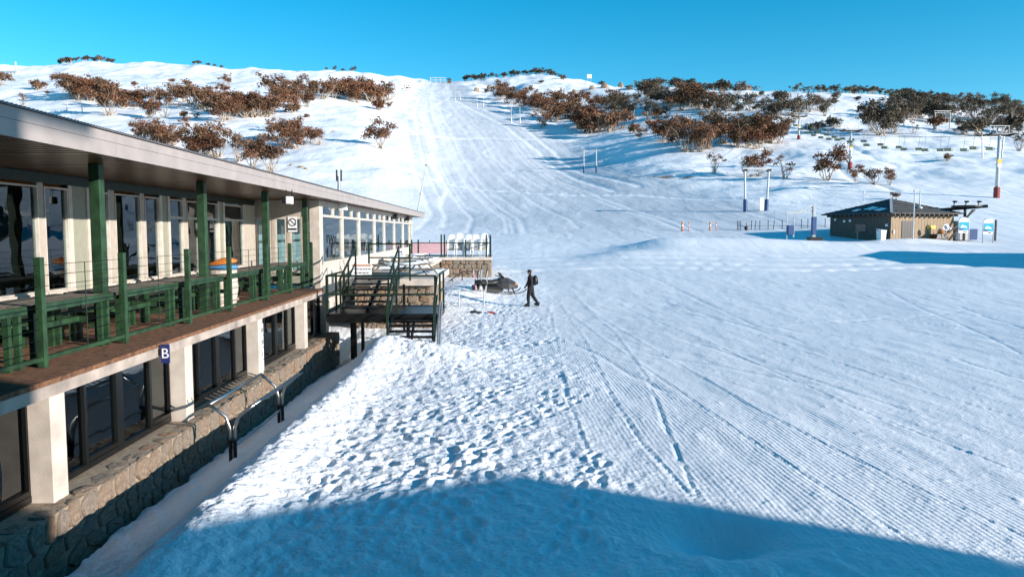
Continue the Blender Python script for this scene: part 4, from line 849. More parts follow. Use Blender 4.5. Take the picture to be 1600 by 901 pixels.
MB().loft([[(-.9, y*.5, .15), (-.7, y*.45, .65), (.1, y*.4, .7), (.3, y*.5, .2)] for y in (-1, 1)]).build('auger_housing', M['rubber'], t, local=True); MB().ball((.45, 0, .85), (.5, .35, .2), 10, 6).build('engine_hood', M['orange'], t, local=True, smooth=True); MB().box(.15, .75, -.3, .3, .2, .75).build('chassis', M['rubber'], t, local=True)
for s_ in (-1, 1): MB().tube([(.5, s_*.32, .25), (.5, s_*.45, .25)], .27, 14).build('wheel', M['rubber'], t, local=True); MB().tube([(.7, s_*.25, .8), (1.3, s_*.28, 1.05)], .025, 6).build('handle', M['galv'], t, local=True)
t = near_hut('hut_pole', 'tall white pole in front of the sunlit hut wall', 'pole', 1.4, -1.6); MB().tube([(0, 0, -.3), (0, 0, 5.2)], [.07, .05], 8).build('shaft', M['lightgrey'], t, local=True); MB().tube([(-.1, 0, 5.05), (.35, 0, 5.3)], .08, 8).build('camera_head', M['galv'], t, local=True)
t = near_hut('roof_mast', 'short white mast on the sunlit slope of the hut roof', 'mast', 4.8, .8); t.location.z = hz+WH+.5; MB().tube([(0, 0, -.1), (0, 0, 2.0)], .06, 6).build('shaft', M['lightgrey'], t, local=True); MB().ball((0, 0, .1), (.3, .3, .14), 8, 5).build('dish', M['plasticw'], t, local=True, smooth=True)
t = near_hut('notice_paddle', 'small round tan notice on a stake before the shaded hut wall', 'sign', -1.0, 3.6); MB().tube([(0, 0, -.2), (0, 0, .75)], .035, 6).build('stake', M['lightgrey'], t, local=True); MB().ball((0, 0, .9), (.08, .33, .22), 10, 6).build('paddle', M['stone3'], t, local=True, smooth=True)
P = at(1416, 375, 75)
# steel gantry left of the hut
P = at(1271, 372, 78); gt = thing('steel_gantry', 'blue-grey steel gantry with long braced arm left of the lift hut', 'gantry', P); k = P.y/F
MB().box(-.15, .15, -.15, .15, -.3, 3.3).build('post', M['galv'], gt, local=True); 
MB().box(-.20, .20, -.21, .21, 0.35, 2.2).build('post_pad', M['bluep'], gt, local=True); bpy.data.objects[-1] if False else None
MB().bar((-.2, 0, 2.75), (-2.95, 0, 2.6), .16, .2).build('arm', M['galv'], gt, local=True); MB().bar((-.2, 0, 3.2), (-2.0, 0, 2.72), .08, .1).build('brace', M['galv'], gt, local=True); MB().bar((-.7, 0, 2.75), (-.7, 0, 3.05), .07).build('brace', M['galv'], gt, local=True)
MB().box(-.5, .8, -.5, .5, -.25, .12).build('footing', M['rubber'], gt, local=True)
MB().bar((-2.8, 0, -.2), (-2.8, 0, 2.55), .07).build('hanger', M['galv'], gt, local=True); MB().bar((-2.1, 0, .1), (-2.1, 0, 2.2), .12).build('hanger', M['galv'], gt, local=True); MB().box(-2.78, -2.15, -.3, .3, .35, 1.35).build('control_box', M['bluep'], gt, local=True, bevel=.04)
# rope fence of posts, orange markers
for i, px in enumerate((1152, 1154.5, 1157, 1174, 1179, 1187, 1200, 1208, 1222, 1252, 1262, 1289)):
    P = at(px, 360, 97); P.z = gz(P.x, P.y)
    t = thing('fence_post', 'dark thin fence post in the rope line left of the lift hut', 'post', P, 0, 'rope fence posts left of the hut'); a = (.0, .0, .02, 0, .15, 0, 0, .14, 0, 0, 0, 0)[i]
    MB().tube([(0, 0, -.3), (a, 0, 1.15)], .045, 6).build('stake', M['rubber'], t, local=True); MB().ball((a, 0, 1.17), .06, 6, 4).build('cap', M['red'] if i in (0, 4) else M['rubber'], t, local=True)
fr = thing('fence_rope', 'thin dark rope linking the fence posts left of the hut', 'rope', at(1200, 350, 97)); a, b = at(1152, 352, 97), at(1290, 352, 97); MB().tube([a.lerp(b, q/12)-Vector((0, 0, .1*math.sin(q*1.7)**2)) for q in range(13)], .022, 5).build('rope', M['rubber'], fr)
P = at(1166, 359, 96); t = thing('rope_reel', 'dark bundle heaped at the foot of the rope fence', 'bundle', P); MB().ball((0, 0, .2), (.28, .25, .3), 8, 5, .15).build('bundle', M['rubber'], t, local=True); MB().bar((0, 0, .4), (0, 0, .95), .07).build('stake', M['red'], t, local=True)
for px, w in ((1066, .26), (1076, .1), (1109.5, .22), (1119, .12)):
    P = at(px, 359.5, 97); P.z = gz(P.x, P.y)
    t = thing('marker_post', 'wide orange marker post with pale bands on groomed snow' if w > .2 else 'slim orange marker post on groomed snow', 'marker', P, 0, 'wide orange marker posts' if w > .2 else 'slim orange marker posts')
    MB().tube([(0, 0, -.2), (0, 0, 1.15)], w/2, 8).build('post', M['orange'], t, local=True); MB().tube([(0, 0, -.05), (0, 0, .05)], w*.9, 8).build('foot', M['red'], t, local=True); MB().tube([(0, 0, .6), (0, 0, .75)], w/2+.008, 8).build('band', M['signw'], t, local=True)
# lift terminal to the right of the hut and the arched signs
P = at(1496, 372, 82); lt = thing('lift_terminal', 'dark steel lift return wheel with slanting struts right of the hut', 'lift terminal', P)
MB().bar((-2.0, 2, 3.05), (3.2, 0, 3.5), .3, .35).build('beam', M['rubber'], lt, local=True); MB().bar((-1.0, 0, -.3), (1.6, 0, 3.1), .16).build('strut', M['rubber'], lt, local=True); MB().bar((-1.0, 0, .6), (2.0, .3, 3.1), .14).build('strut', M['rubber'], lt, local=True); MB().bar((.9, .3, -.3), (.9, .3, 3.2), .2).build('column', M['rubber'], lt, local=True)
MB().tube([(1.2, .5, 3.42), (1.2, .5, 3.58)], 1.5, 24).build('return_wheel', M['rubber'], lt, local=True)
for x in (-.6, .7, 2.1): MB().tube([(x, 0, 3.5), (x+.15, 0, 4.0)], .06, 6).build('bracket', M['rubber'], lt, local=True); MB().ball((x+.15, 0, 3.98), (.3, .2, .14), 8, 4).build('pulley', M['rubber'], lt, local=True)
MB().box(.2, 1.7, .6, 1.8, -.2, 1.9).build('operator_booth', M['lightgrey'], lt, local=True); MB().box(.4, 1.5, .56, .595, .9, 1.7).build('booth_window', M['glassd'], lt, local=True); MB().box(1.75, 2.6, .6, 1.2, -.2, 1.0).build('control_cabinet', M['bluep'], lt, local=True)
for x in (3.55, 4.2): MB().bar((x, 0, -.3), (x, 0, 2.0), .16).build('guard_post', M['rubber'], lt, local=True) if x > 4 else None
P = at(1478, 366, 80); t = thing('round_sign', 'round red and white sign beside the lift hut corner', 'sign', P); MB().tube([(0, 0, -.3), (0, 0, .5)], .04, 6).build('stake', M['galv'], t, local=True); MB().tube([(0, .03, .75), (0, 0, .75)], .36, 18).build('disc', M['signw'], t, local=True); MB().bar((-.1, -.01, .95), (.12, -.01, .55), .02, .22, (0, 1, 0)).build('mark', M['red'], t, local=True)
for px, lab in ((1505, 'arched teal mountain sign standing in front of the lift terminal'), (1543.5, 'arched teal mountain sign standing alone on open snow')):
    P = at(px, 370, 80); P.z = gz(P.x, P.y); t = thing('arched_sign', lab, 'sign', P); hw = .53; H0, H1 = .95, 2.15
    arch = [(hw*math.cos(a), 0, H1+hw*.85*math.sin(a)) for a in np.linspace(0, math.pi, 15)]
    MB().tube([(hw+.03, 0, -.3)]+[(p[0]*1.06, 0, p[2]*1.01) for p in arch]+[(-hw-.03, 0, -.3)], .045, 6).build('frame', M['galv'], t, local=True, smooth=True)
    MB().prism([(-hw, -.02, H0), (hw, -.02, H0)]+[(p[0], -.02, p[2]) for p in arch], (0, .04, 0)).build('board', M['signw'], t, local=True)
    MB().box(-hw+.01, hw-.01, -.03, -.021, 1.25, 2.12).build('teal_panel', M['teal'], t, local=True)
    MB().prism([(-.40, -.037, 1.5), (-.30, -.037, 1.72), (-.12, -.037, 1.86), (.0, -.037, 1.72), (.18, -.037, 1.76), (.32, -.037, 1.58), (.40, -.037, 1.46), (.1, -.037, 1.55)], (0, .005, 0)).build('mountain_emblem', M['signw'], t, local=True)
    MB().prism([(-hw+.01, -.036, 1.26), (.1, -.036, 1.26), (-.15, -.036, 1.42), (-hw+.01, -.036, 1.5)], (0, .004, 0)).build('blue_swoosh', M['bluep'], t, local=True)
    MB().box(-.05, .35, -.03, -.021, 1.07, 1.15).build('caption_bar', M['black'], t, local=True)
# ------------------------------------------------------------------ lift towers
def tower_single(px, yb, yt, label, arm=2.6, pad='red', group=None, plate=True):
    P = at(px, yb); k = P.y/F; h = (yb-yt)*k; t = thing('chairlift_tower', label, 'lift tower', P, 0, group)
    MB().tube([(0, 0, -.5), (0, 0, h*.86)], [.32, .22], 10).build('column', M['lightgrey'], t, local=True, smooth=True)
    MB().tube([(0, 0, -.1), (0, 0, h*.145)], .48, 10).build('base_pad', M[pad], t, local=True)
    MB().bar((-arm/2, 0, h*.86), (arm/2, 0, h*.86), .3, .35).build('cross_arm', M['rubber'], t, local=True)
    for s_ in (-1, 1):
        MB().bar((s_*arm*.5, -1.2, h*.86+.1), (s_*arm*.5, 1.2, h*.86+.1), .22, .3).build('sheave_train', M['rubber'], t, local=True)
        MB().bar((s_*.3, 0, h*.87), (s_*arm*.26, 0, h*.99), .09).build('lifting_frame', M['lightgrey'], t, local=True); MB().bar((s_*arm*.42, 0, h*.87), (s_*arm*.40, 0, h*.99), .07).build('lifting_frame', M['lightgrey'], t, local=True)
    MB().bar((-arm*.44, 0, h*.99), (arm*.44, 0, h*.99), .09).build('lifting_frame', M['lightgrey'], t, local=True)
    if plate: MB().box(-.34, .34, -.38, -.34, h*.47, h*.53).build('number_plate', M['yellow'], t, local=True); MB().box(-.3, .3, -.37, -.335, h*.42, h*.465).build('number_plate', M['signw'], t, local=True)
    return P, h
T1 = tower_single(1557, 309, 196, 'tall grey chairlift tower with red base pad behind the arched signs', 3.8)
T2 = tower_single(1328, 263, 196, 'grey chairlift tower with red foot beside the lone russet gum', 3.8)
T3 = tower_single(1248, 218, 177, 'small chairlift tower halfway up the right-hand slope', 3.6)
T4 = tower_single(1151, 174, 147, 'distant chairlift tower in front of the upper thicket', 3.4, 'rubber', None, False)
def portal(px0, px1, yb, yt, label, lean=.2, pad=None, mt='lightgrey', deep=True):
    P = at((px0+px1)/2, yb); k = P.y/F; h = (yb-yt)*k; w = (px1-px0)*k; t = thing('lift_portal', label, 'lift tower', P)
    for s_ in (-1, 1):
        MB().tube([(s_*(w/2-lean), 0, -.6), (s_*w/2, 0, h)], .16 if w > 3 else .11, 8).build('leg', M[mt], t, local=True)
        if pad: MB().tube([(s_*(w/2-lean), 0, -.1), (s_*(w/2-lean*.8), 0, h*.28)], .34, 8).build('leg_pad', M[pad], t, local=True)
    MB().bar((-w/2-.3, 0, h), (w/2+.3, 0, h), .2, .24).build('cross_beam', M[mt], t, local=True)
    if deep:
        MB().bar((-w/2-.1, 0, h*.9), (w/2+.1, 0, h*.9), .12, .14).build('lower_beam', M[mt], t, local=True)
        for s_ in (-1, 1): MB().bar((s_*w/2, -.9, h*.96), (s_*w/2, .9, h*.96), .18, .3).build('sheave_train', M['rubber'], t, local=True)
        for q in (-.3, -.1, .1, .3): MB().bar((w*q, 0, h*.9), (w*q+.15, 0, h), .06).build('lattice', M[mt], t, local=True)
    return P, h
portal(1162, 1200, 330, 264, 'large pale tow lift portal with blue padded feet on groomed snow', .25, 'bluep')
P = at(1190, 331); t = thing('info_stake', 'narrow white board standing between the legs of the large portal', 'sign', P); MB().box(-.28, .28, -.03, .03, .2, 2.2).build('board', M['signw'], t, local=True); MB().tube([(0, .05, -.3), (0, .05, 2.1)], .05, 6).build('stake', M['galv'], t, local=True)
portal(1460, 1484, 204, 174, 'white tow lift portal before the dark right-hand thicket', .1, None); portal(1290, 1305, 173, 153, 'faint far portal below the right-hand ridge', .05, None, 'lightgrey', False); portal(1533, 1567, 247, 214, 'dark legged portal behind the tall chairlift tower', .3, None, 'galv', False); portal(106, 127, 176, 159, 'pale lift portal above the lodge roof on the left slope', -.3, None, 'lightgrey', False)
def ttower(px, yb, yt, label, pad='bluep', group=None):
    P = at(px, yb); k = P.y/F; h = (yb-yt)*k; t = thing('tbar_tower', label, 'lift tower', P, 0, group)
    MB().tube([(0, 0, -.4), (-.1, 0, h)], .12, 8).build('pole', M['lightgrey'], t, local=True); MB().tube([(0, 0, -.1), (0, 0, h*.28)], .28, 8).build('base_pad', M[pad], t, local=True)
    MB().bar((-1.1, 0, h*.94), (.9, 0, h*.94), .14, .16).build('cross_arm', M['galv'], t, local=True)
    for s_ in (-1.1, .9): MB().bar((s_, 0, h*.94), (s_, 0, h+.1), .1).build('arm_tip', M['galv'], t, local=True); MB().bar((s_, -.6, h+.05), (s_, .6, h+.05), .14, .2).build('sheave_train', M['rubber'], t, local=True)
ttower(912.5, 270, 233, 'tow tower with U-shaped head beside the ski run, next to its twin', group='twin tow towers'); ttower(932, 270, 233, 'tow tower with U-shaped head beside the ski run, next to its twin', group='twin tow towers')
for x, yb, yt in ((799, 192, 167), (812.5, 192, 167), (745.5, 167, 149), (755.5, 167, 149), (711, 157, 141), (719, 157, 141)): ttower(x, yb, yt, 'small tow tower high beside the upper ski run', 'galv', 'tow towers up the run')
def topframe(px, yb, w_, h_, label):
    P = at(px, yb); k = P.y/F; w, h = w_*k, h_*k; t = thing('top_station', label, 'lift station', P)
    for q in (-.5, -.15, .2, .5): MB().bar((w*q, 0, -.5), (w*q, 0, h), .35).build('leg', M['lightgrey'], t, local=True)
    for z in (.55, 1): MB().bar((-w*.55, 0, h*z), (w*.55, 0, h*z), .4, .4).build('beam', M['lightgrey'], t, local=True)
topframe(684, 130, 22, 8, 'pale lift top station on the skyline above the run'); 
P = at(702, 130); t = thing('summit_hut', 'tiny dark operator hut beside the top station', 'hut', P); MB().box(-1.3, 1.3, -1, 1, -1, 2.6).build('cabin', M['hutd'], t, local=True); MB().prism([(-1.6, -1.3, 2.6), (1.6, -1.3, 2.6), (0, -1.3, 3.4)], (0, 2.6, 0)).build('roof', M['hutroof'], t, local=True)
P = at(921, 111); k = P.y/F; t = thing('summit_board', 'square pale board on posts at the rocky summit', 'sign', P); MB().box(-3.5*k, 3.5*k, -.1, .1, 5*k, 11*k).build('board', M['pale'], t, local=True)
for s_ in (-1, 1): MB().box(s_*2.5*k-.2, s_*2.5*k+.2, .11, .4, -1.5, 10*k).build('post', M['galv'], t, local=True)
P = at(25, 116); k = P.y/F; t = thing('skyline_mast', 'pale mast and platform on the skyline above the lodge', 'mast', P); MB().box(-.3, .3, -.3, .3, -1.5, 18*k).build('mast', M['lightgrey'], t, local=True); MB().box(-11*k, 3*k, -.8, .8, 3.5*k, 5*k).build('platform', M['lightgrey'], t, local=True)
for x in (-10, -5): MB().box(x*k-.2, x*k+.2, -.2, .2, -1.5, 3.5*k).build('leg', M['lightgrey'], t, local=True)
# haul cables and chairs
def cable(a, b, sag, label, group='haul cables'):
    t = thing('haul_cable', label, 'cable', a, 0, group); MB().tube([a.lerp(b, q/16)-Vector((0, 0, sag*4*(q/16)*(1-q/16))) for q in range(17)], .03, 5).build('rope', M['rubber'], t)
tops = [p+Vector((0, 0, h*.88)) for p, h in (T1, T2, T3, T4)]; labs = ('between the tall tower and the lone gum tower', 'between the lone gum tower and the halfway tower', 'between the halfway tower and the distant tower')
for i in range(3):
    for s_ in (-1.85, 1.85): cable(tops[i]+Vector((s_, 0, .2)), tops[i+1]+Vector((s_, 0, .2)), 1.2, 'thin haul cable '+labs[i])
far_ = tops[0]+Vector((1.85, 0, .2)); 
for s_ in (-1.85, 1.85): cable(tops[0]+Vector((s_, 0, .2)), Vector((tops[0].x+18+s_, tops[0].y-50, 7.5)), 1, 'thin haul cable leaving the tall tower towards the valley floor')
def chair_():
    t = thing('lift_chair', 'green double chair hanging from the chairlift cable on the right slope', 'lift chair', (0, 0, 0), 0, 'chairs on the chairlift cable')
    MB().tube([(0, 0, 0), (0, .1, -.9), (.0, .25, -1.6), (0, .3, -2.0)], .035, 5).build('hanger', M['galv'], t, local=True); MB().box(-.6, .6, -.25, .25, -2.55, -2.47).build('seat', M['green'], t, local=True); MB().prism([(-.6, .25, -2.5), (.6, .25, -2.5), (.6, .38, -2.0), (-.6, .38, -2.0)], (0, .05, 0)).build('backrest', M['green'], t, local=True)
    for s_ in (-.6, .6): MB().tube([(s_, -.25, -2.5), (s_, .0, -2.25), (s_, .33, -2.05)], .03, 5).build('armrest', M['galv'], t, local=True)
    return t
cc = tree_of(chair_()); first = True
for i in range(3):
    n = (7, 7, 5)[i]
    for k in range(n):
        for s_ in (-1.85, 1.85):
            q = (k+.5+(.2 if s_ > 0 else 0))/n; p = tops[i].lerp(tops[i+1], q)+Vector((s_, 0, .2-1.2*4*q*(1-q))); o = cc[0] if first else copy_tree(cc); first = False; o.location = p
for i, (px, py) in enumerate(((1266, 316), (1350, 310))):
    P = at(px, py+6); t = thing('tow_hanger', ('pale tow bar hanging over snow left of the hut roof', 'pale tow bar hanging over snow behind the hut roof')[i], 'tow bar', P, 0); MB().tube([(0, 0, -.05), (0, 0, 1.6)], .06, 6).build('rod', M['lightgrey'], t, local=True); MB().bar((-.35, 0, .05), (.35, 0, .05), .1).build('bar', M['lightgrey'], t, local=True); MB().ball((0, 0, 1.6), .16, 6, 4).build('spring_box', M['plasticw'], t, local=True)
# ------------------------------------------------------------------ snow gums
def stem(b, p, d, L, r, rnd, depth, ends, bare=False):
    pts = [Vector(p)]; rr = [r]; d = Vector(d).normalized(); n = 4
    for i in range(n):
        d = (d+Vector((rnd.uniform(-.25, .25), rnd.uniform(-.25, .25), rnd.uniform(-.08, .22)))).normalized(); pts.append(pts[-1]+d*(L/n)); rr.append(r*(1-.14*(i+1)))
    b.tube(pts, rr, 5, False)
    if depth == 0: ends.append((pts[-1], d)); return
    for k in range(2 if not bare else 3):
        dd = (d+Vector((rnd.uniform(-.75, .75), rnd.uniform(-.75, .75), rnd.uniform(-.1, .45)))).normalized(); stem(b, pts[-1] if k else pts[-2], dd, L*rnd.uniform(.5, .75), rr[-1]*.75, rnd, depth-1, ends, bare)
def gum(seed, kind):
    rnd = random.Random(seed); b = MB(); ends = []; ns = rnd.randint(6, 9)
    for k in range(ns):
        a = 2*math.pi*k/ns+rnd.uniform(-.4, .4); s = rnd.uniform(.15, .95)
        stem(b, (rnd.uniform(-.25, .25), rnd.uniform(-.25, .25), -.15), (math.cos(a)*s, math.sin(a)*s, 1), rnd.uniform(.8, 1.9) if kind != 'low' else rnd.uniform(.5, .9), rnd.uniform(.05, .08), rnd, 1 if kind == 'low' else 2, ends, kind == 'bare')
    tm = b.mesh('trunk'); tm.materials.append(M['deadw'] if kind == 'bare' else M['trunk'])
    V = []; Fc = []; var = []
    if kind == 'bare': ends = rnd.sample(ends, min(7, len(ends)))
    for p, d in ends:
        if rnd.random() < (.42 if kind == 'airy' else .12): continue
        R = rnd.uniform(.36, .68)*(1 if kind not in ('bare', 'low') else .75); tone = rnd.uniform(.0, .6); n = int((105 if kind != 'airy' else 70)*(R/.6)**2)
        for i in range(n):
            u = rnd.uniform(-.7, 1); th = rnd.uniform(0, 6.283); q = rnd.uniform(.2, 1.25); c = math.sqrt(max(0, 1-u*u))
            o = Vector((p[0]+R*q*c*math.cos(th), p[1]+R*q*c*math.sin(th), p[2]+R*.8*q*u))
            nrm = Vector((rnd.gauss(0, 1), rnd.gauss(0, 1), rnd.gauss(.3, 1))).normalized(); a = nrm.orthogonal().normalized(); c2 = nrm.cross(a); w = rnd.uniform(.035, .085); l_ = w*rnd.uniform(1.5, 2.8); k = len(V)
            V += [o-a*l_, o+c2*w, o+a*l_, o-c2*w]; Fc.append((k, k+1, k+2, k+3)); var.append(min(1, max(0, tone+rnd.uniform(-.12, .3))))
    me_ = bpy.data.meshes.new('crown'); me_.from_pydata([tuple(v) for v in V], [], Fc); a = me_.attributes.new('leafvar', 'FLOAT', 'FACE'); a.data.foreach_set('value', var)
    zs = max([v[2] for v in V]+[v.co.z for v in tm.vertices]); return tm, me_, zs
VAR = {}
for k, (kind, n) in enumerate((('full', 6), ('airy', 4), ('low', 4), ('bare', 3))): VAR[kind] = [gum(100*k+i, kind) for i in range(n)]
for k in list(VAR):
    out = []
    for tm, cm_, zs in VAR[k]:
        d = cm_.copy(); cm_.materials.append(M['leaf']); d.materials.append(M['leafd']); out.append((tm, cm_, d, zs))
    VAR[k] = out
TR = random.Random(12); NT = 0
def tree(px, py, hpx, label, group=None, kind='full', dark=False, name='snow_gum', P=None):
    global NT; NT += 1
    P = P or at(px, py); h = hpx*(1 if group else 1.2)*P.y/F; tm, ca, cb, zs = TR.choice(VAR[kind]); s = h/zs; wsc = TR.uniform(.95, 1.3) if group else TR.uniform(.85, 1.1)
    t = thing(name, label, 'tree' if kind != 'low' else 'shrub', P, TR.uniform(0, 6.28), group)
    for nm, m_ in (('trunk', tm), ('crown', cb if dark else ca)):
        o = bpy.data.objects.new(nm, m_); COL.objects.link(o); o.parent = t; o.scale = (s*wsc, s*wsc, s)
# single trees one can point to
for a in [
 (596, 233, 41, 'rounded russet snow gum standing alone beside the ski run', None, 'full'),
 (592, 172, 17, 'low russet gum with a long shadow left of the upper run', None, 'low'), (607, 170, 12, 'pale thin shrub next to the low russet gum by the upper run', None, 'airy'),
 (425, 270, 52, 'spreading russet gum with bare stems rising behind the lodge roof edge', None, 'full'), (372, 254, 44, 'broad gum leaning against the spreading russet gum behind the roof', None, 'airy'), (340, 246, 46, 'tall thin gum at the far left of the group behind the roof', None, 'airy'),
 (395, 262, 46, 'leafy gum in the middle of the group behind the roof', None, 'full'),
 (170, 181, 42, 'large fan-shaped russet gum at the front of the left thicket', None, 'full'), (234, 185, 26, 'small dark gum below the left thicket', None, 'full'), (258, 184, 26, 'thin bare-stemmed gum below the left thicket', None, 'bare'),
 (36, 166, 22, 'bare pale bush near the lodge roof corner', None, 'bare'), (2, 134, 20, 'gum at the left edge of the photograph', None, 'full'),
 (1400, 312, 11, 'small dark shrub peeking over the hut roof', None, 'low'), (1480, 251, 10, 'small lone dark shrub on the right slope', None, 'low'),
 (1116, 271, 36, 'pale bare bush at the edge of the groomed flat', None, 'bare'), (1187, 275, 36, 'dark gum behind the large tow portal', None, 'full'), (1165, 273, 26, 'bare twiggy bush left of the gum behind the portal', None, 'bare'), (1226, 280, 34, 'leafless grey bush between the portal and the lone gum', None, 'bare'),
 (1292, 282, 48, 'lone wide russet gum beside the chairlift tower with red foot', None, 'full'), (1336, 283, 22, 'low gum right of the lone wide gum', None, 'full'), (1366, 288, 22, 'low dark gum further right of the lone wide gum', None, 'airy'), (1390, 289, 24, 'russet gum at the end of the row below the tower', None, 'full'),
 (848, 200, 24, 'airy gum at the lower tip of the central thicket', None, 'airy'), (1015, 195, 24, 'lone bare-stemmed gum between the two right thickets', None, 'bare'),
 (1378, 212, 50, 'dense dark gum standing forward of the right thicket', None, 'full', True), (1362, 205, 40, 'dark gum touching the left side of the dense forward gum', None, 'full', True), (1398, 207, 40, 'dark gum touching the right side of the dense forward gum', None, 'full', True),
 (1592, 236, 30, 'dark gum at the right edge of the photograph', None, 'bare', True)]: tree(*a)
def strip(pts, n, h, label, group, kinds=('full',), dark=False, name='snow_gum', jy=6):
    pts = np.array(pts, float); s = np.linspace(0, 1, len(pts))
    n = int(n*1.1)
    for i in range(n):
        q = (i+TR.uniform(.1, .9))/n; tree(np.interp(q, s, pts[:, 0]), np.interp(q, s, pts[:, 1])+TR.uniform(-jy, jy), TR.uniform(*h)*1.18, label, group, TR.choice(kinds), dark, name)
L1, G1 = 'russet snow gum in the long left thicket above the lodge roof', 'left thicket gums'
strip([(95, 148), (140, 158), (190, 165), (270, 162)], 15, (20, 31), L1, G1, ('full', 'full', 'airy')); strip([(285, 165), (330, 172), (400, 182), (440, 172)], 13, (24, 36), L1, G1, ('full', 'full', 'airy')); strip([(335, 185), (370, 186), (408, 182)], 4, (26, 38), L1, G1)
L2, G2 = 'gum in the brown thicket along the top left of the ski run', 'upper left thicket gums'
strip([(430, 152), (500, 152), (560, 152), (608, 158)], 18, (22, 31), L2, G2, ('full', 'airy')); strip([(440, 170), (482, 172)], 4, (22, 30), L2, G2, ('full', 'airy')); strip([(540, 156), (606, 160)], 5, (20, 28), L2, G2)
L3, G3 = 'gum in the small cluster between the lodge roof and the lone gum', 'small left cluster gums'
strip([(436, 222), (470, 229), (505, 228)], 6, (24, 36), L3, G3, ('full', 'airy')); strip([(420, 200), (440, 208)], 2, (16, 24), L3, G3, ('airy',)); strip([(205, 222), (250, 228), (280, 234)], 6, (24, 34), 'gum in the group touching the lodge roofline', 'roofline gums', ('full', 'airy')); strip([(308, 242), (330, 246)], 3, (34, 44), 'gum in the group touching the lodge roofline', 'roofline gums', ('full', 'airy'))
L4, G4 = 'russet gum in the big central thicket right of the upper run', 'central thicket gums'
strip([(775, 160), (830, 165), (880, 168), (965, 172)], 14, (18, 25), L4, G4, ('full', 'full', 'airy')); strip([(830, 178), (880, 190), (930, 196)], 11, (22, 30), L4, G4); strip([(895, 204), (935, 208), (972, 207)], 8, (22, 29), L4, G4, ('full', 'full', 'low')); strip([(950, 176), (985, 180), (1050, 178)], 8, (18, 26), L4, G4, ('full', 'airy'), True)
L5, G5 = 'gum in the dark thicket below the right-hand ridge', 'right mid thicket gums'
strip([(1000, 152), (1040, 158), (1110, 172)], 12, (18, 28), L5, G5, ('full', 'airy'), True); strip([(1062, 168), (1112, 174)], 5, (24, 34), L5, G5); strip([(1115, 178), (1170, 178), (1230, 182), (1300, 178)], 13, (18, 28), L5, G5, ('full', 'airy'), True)
L6, G6 = 'gum in the wide thicket above the bare bushes', 'wide right thicket gums'
strip([(1030, 218), (1080, 236), (1130, 230), (1180, 230), (1222, 218)], 17, (28, 40), L6, G6, ('full', 'full', 'airy')); strip([(1050, 208), (1120, 210), (1200, 212)], 9, (20, 30), L6, G6, ('full',), True); strip([(990, 214), (1010, 218)], 3, (10, 16), L6, G6, ('low', 'airy'))
L7, G7 = 'dark gum in the dense thicket at the far right', 'far right thicket gums'
strip([(1390, 186), (1450, 188), (1530, 190), (1600, 196)], 18, (22, 34), L7, G7, ('full', 'airy', 'bare'), True); strip([(1400, 172), (1480, 172), (1600, 178)], 16, (18, 26), L7, G7, ('full', 'bare'), True); strip([(1500, 205), (1560, 210), (1600, 215)], 6, (16, 26), L7, G7, ('full', 'low'), True); strip([(1260, 206), (1305, 203)], 4, (12, 18), 'low gum on the snow between two chairlift towers', 'low gums between towers', ('low', 'full'), True)
for i in range(46):
    tree(TR.uniform(985, 1600), TR.uniform(146, 214), TR.uniform(9, 24), 'scattered gum on the open right-hand slope', 'scattered right slope gums', TR.choice(('airy', 'bare', 'full', 'low')), TR.random() < .6)
for i in range(20):
    tree(TR.uniform(30, 480), TR.uniform(125, 205), TR.uniform(7, 20), 'scattered gum on the open left-hand slope', 'scattered left slope gums', TR.choice(('airy', 'bare', 'low')))
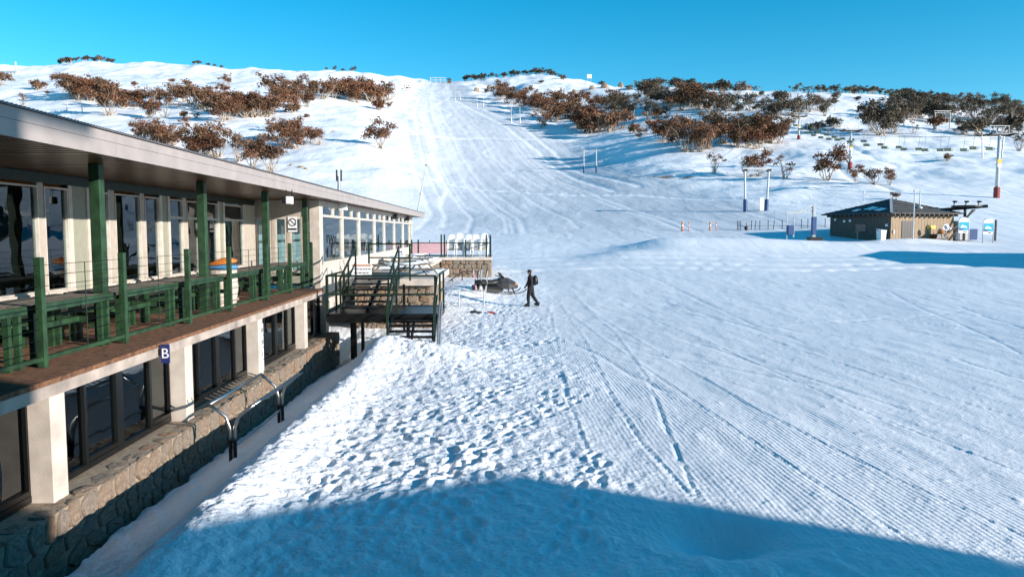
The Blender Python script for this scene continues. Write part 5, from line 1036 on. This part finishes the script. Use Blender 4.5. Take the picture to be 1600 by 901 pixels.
# crest of the ridge
def crest(x0, x1, n, h, label, group, kinds, dark=True):
    for i in range(n):
        px = x0+(x1-x0)*(i+TR.uniform(.1, .9))/n; tree(px, 20, TR.uniform(*h), label, group, TR.choice(kinds), dark, 'ridge_gum')
crest(85, 175, 13, (6, 10), 'low dark gum on the left skyline', 'left skyline gums', ('low', 'full')); crest(295, 345, 5, (4, 7), 'low dark gum on the left skyline', 'left skyline gums', ('low',)); crest(505, 560, 5, (4, 10), 'low dark gum on the left skyline', 'left skyline gums', ('low', 'full')); crest(720, 880, 24, (5, 11), 'dark gum along the central summit ridge', 'summit ridge gums', ('low', 'full'))
crest(1010, 1190, 32, (7, 16), 'dark burnt gum on the rocky right skyline', 'right skyline gums', ('full', 'bare', 'low')); crest(1240, 1310, 13, (8, 15), 'dark burnt gum on the rocky right skyline', 'right skyline gums', ('full', 'bare')); crest(1310, 1600, 50, (8, 16), 'dark burnt gum on the rocky right skyline', 'right skyline gums', ('full', 'low', 'bare'))
for x, y, h in ((210, 135, 8), (268, 131, 9), (295, 133, 8), (150, 128, 5), (60, 140, 7), (75, 148, 6), (578, 150, 6)): tree(x, y, h, 'small shrub dotted on the open left slope', 'left slope shrubs', 'low', False, 'snow_shrub')
for x, y, h in ((760, 145, 7), (800, 142, 8), (845, 132, 7), (880, 125, 8), (1000, 132, 6), (940, 133, 7), (980, 140, 7), (1340, 158, 8), (1400, 155, 9), (1270, 160, 7), (1190, 150, 8), (1425, 160, 8)): tree(x, y, h, 'small dark shrub dotted below the right-hand summit', 'summit shrubs', 'low', True, 'snow_shrub')
# boulders
def boulder(px, py, w, h, label, group=None):
    r = random.Random(int(px*7+py)); P = at(px, py); k = P.y/F; t = MB().ball((0, 0, h*k*.3), (w*k/2, w*k/2.4, h*k*.7), 9, 6, .22, r).build('boulder', M['rock']); t.location = P; tag(t, label, 'boulder', group)
for x, y, w, h in ((1071, 160, 14, 9), (1100, 150, 10, 8), (1126, 142, 9, 8), (1168, 138, 12, 8), (945, 138, 12, 8), (970, 135, 9, 8), (985, 140, 8, 7), (1012, 138, 8, 9), (925, 140, 10, 6), (898, 145, 9, 5)): boulder(x, y, w, h, 'tan granite boulder among gums on the rocky right summit', 'summit boulders')
for x, y, w, h in ((745, 143, 9, 6), (765, 140, 8, 7), (774, 140, 8, 6)): boulder(x, y, w, h, 'granite boulder on the slope beside the upper run', 'boulders by the upper run')
for x, y, w, h in ((470, 262, 10, 3), (478, 265, 7, 3), (455, 259, 6, 3), (1140, 181, 8, 4), (1095, 180, 7, 4), (1112, 181, 8, 5), (1175, 276, 9, 3), (1172, 228, 7, 4)): boulder(x, y, w, h, 'small dark rock poking through snow near gums', 'small rocks in the snow')
print('TREES', NT, 'OBJECTS', len(bpy.data.objects))
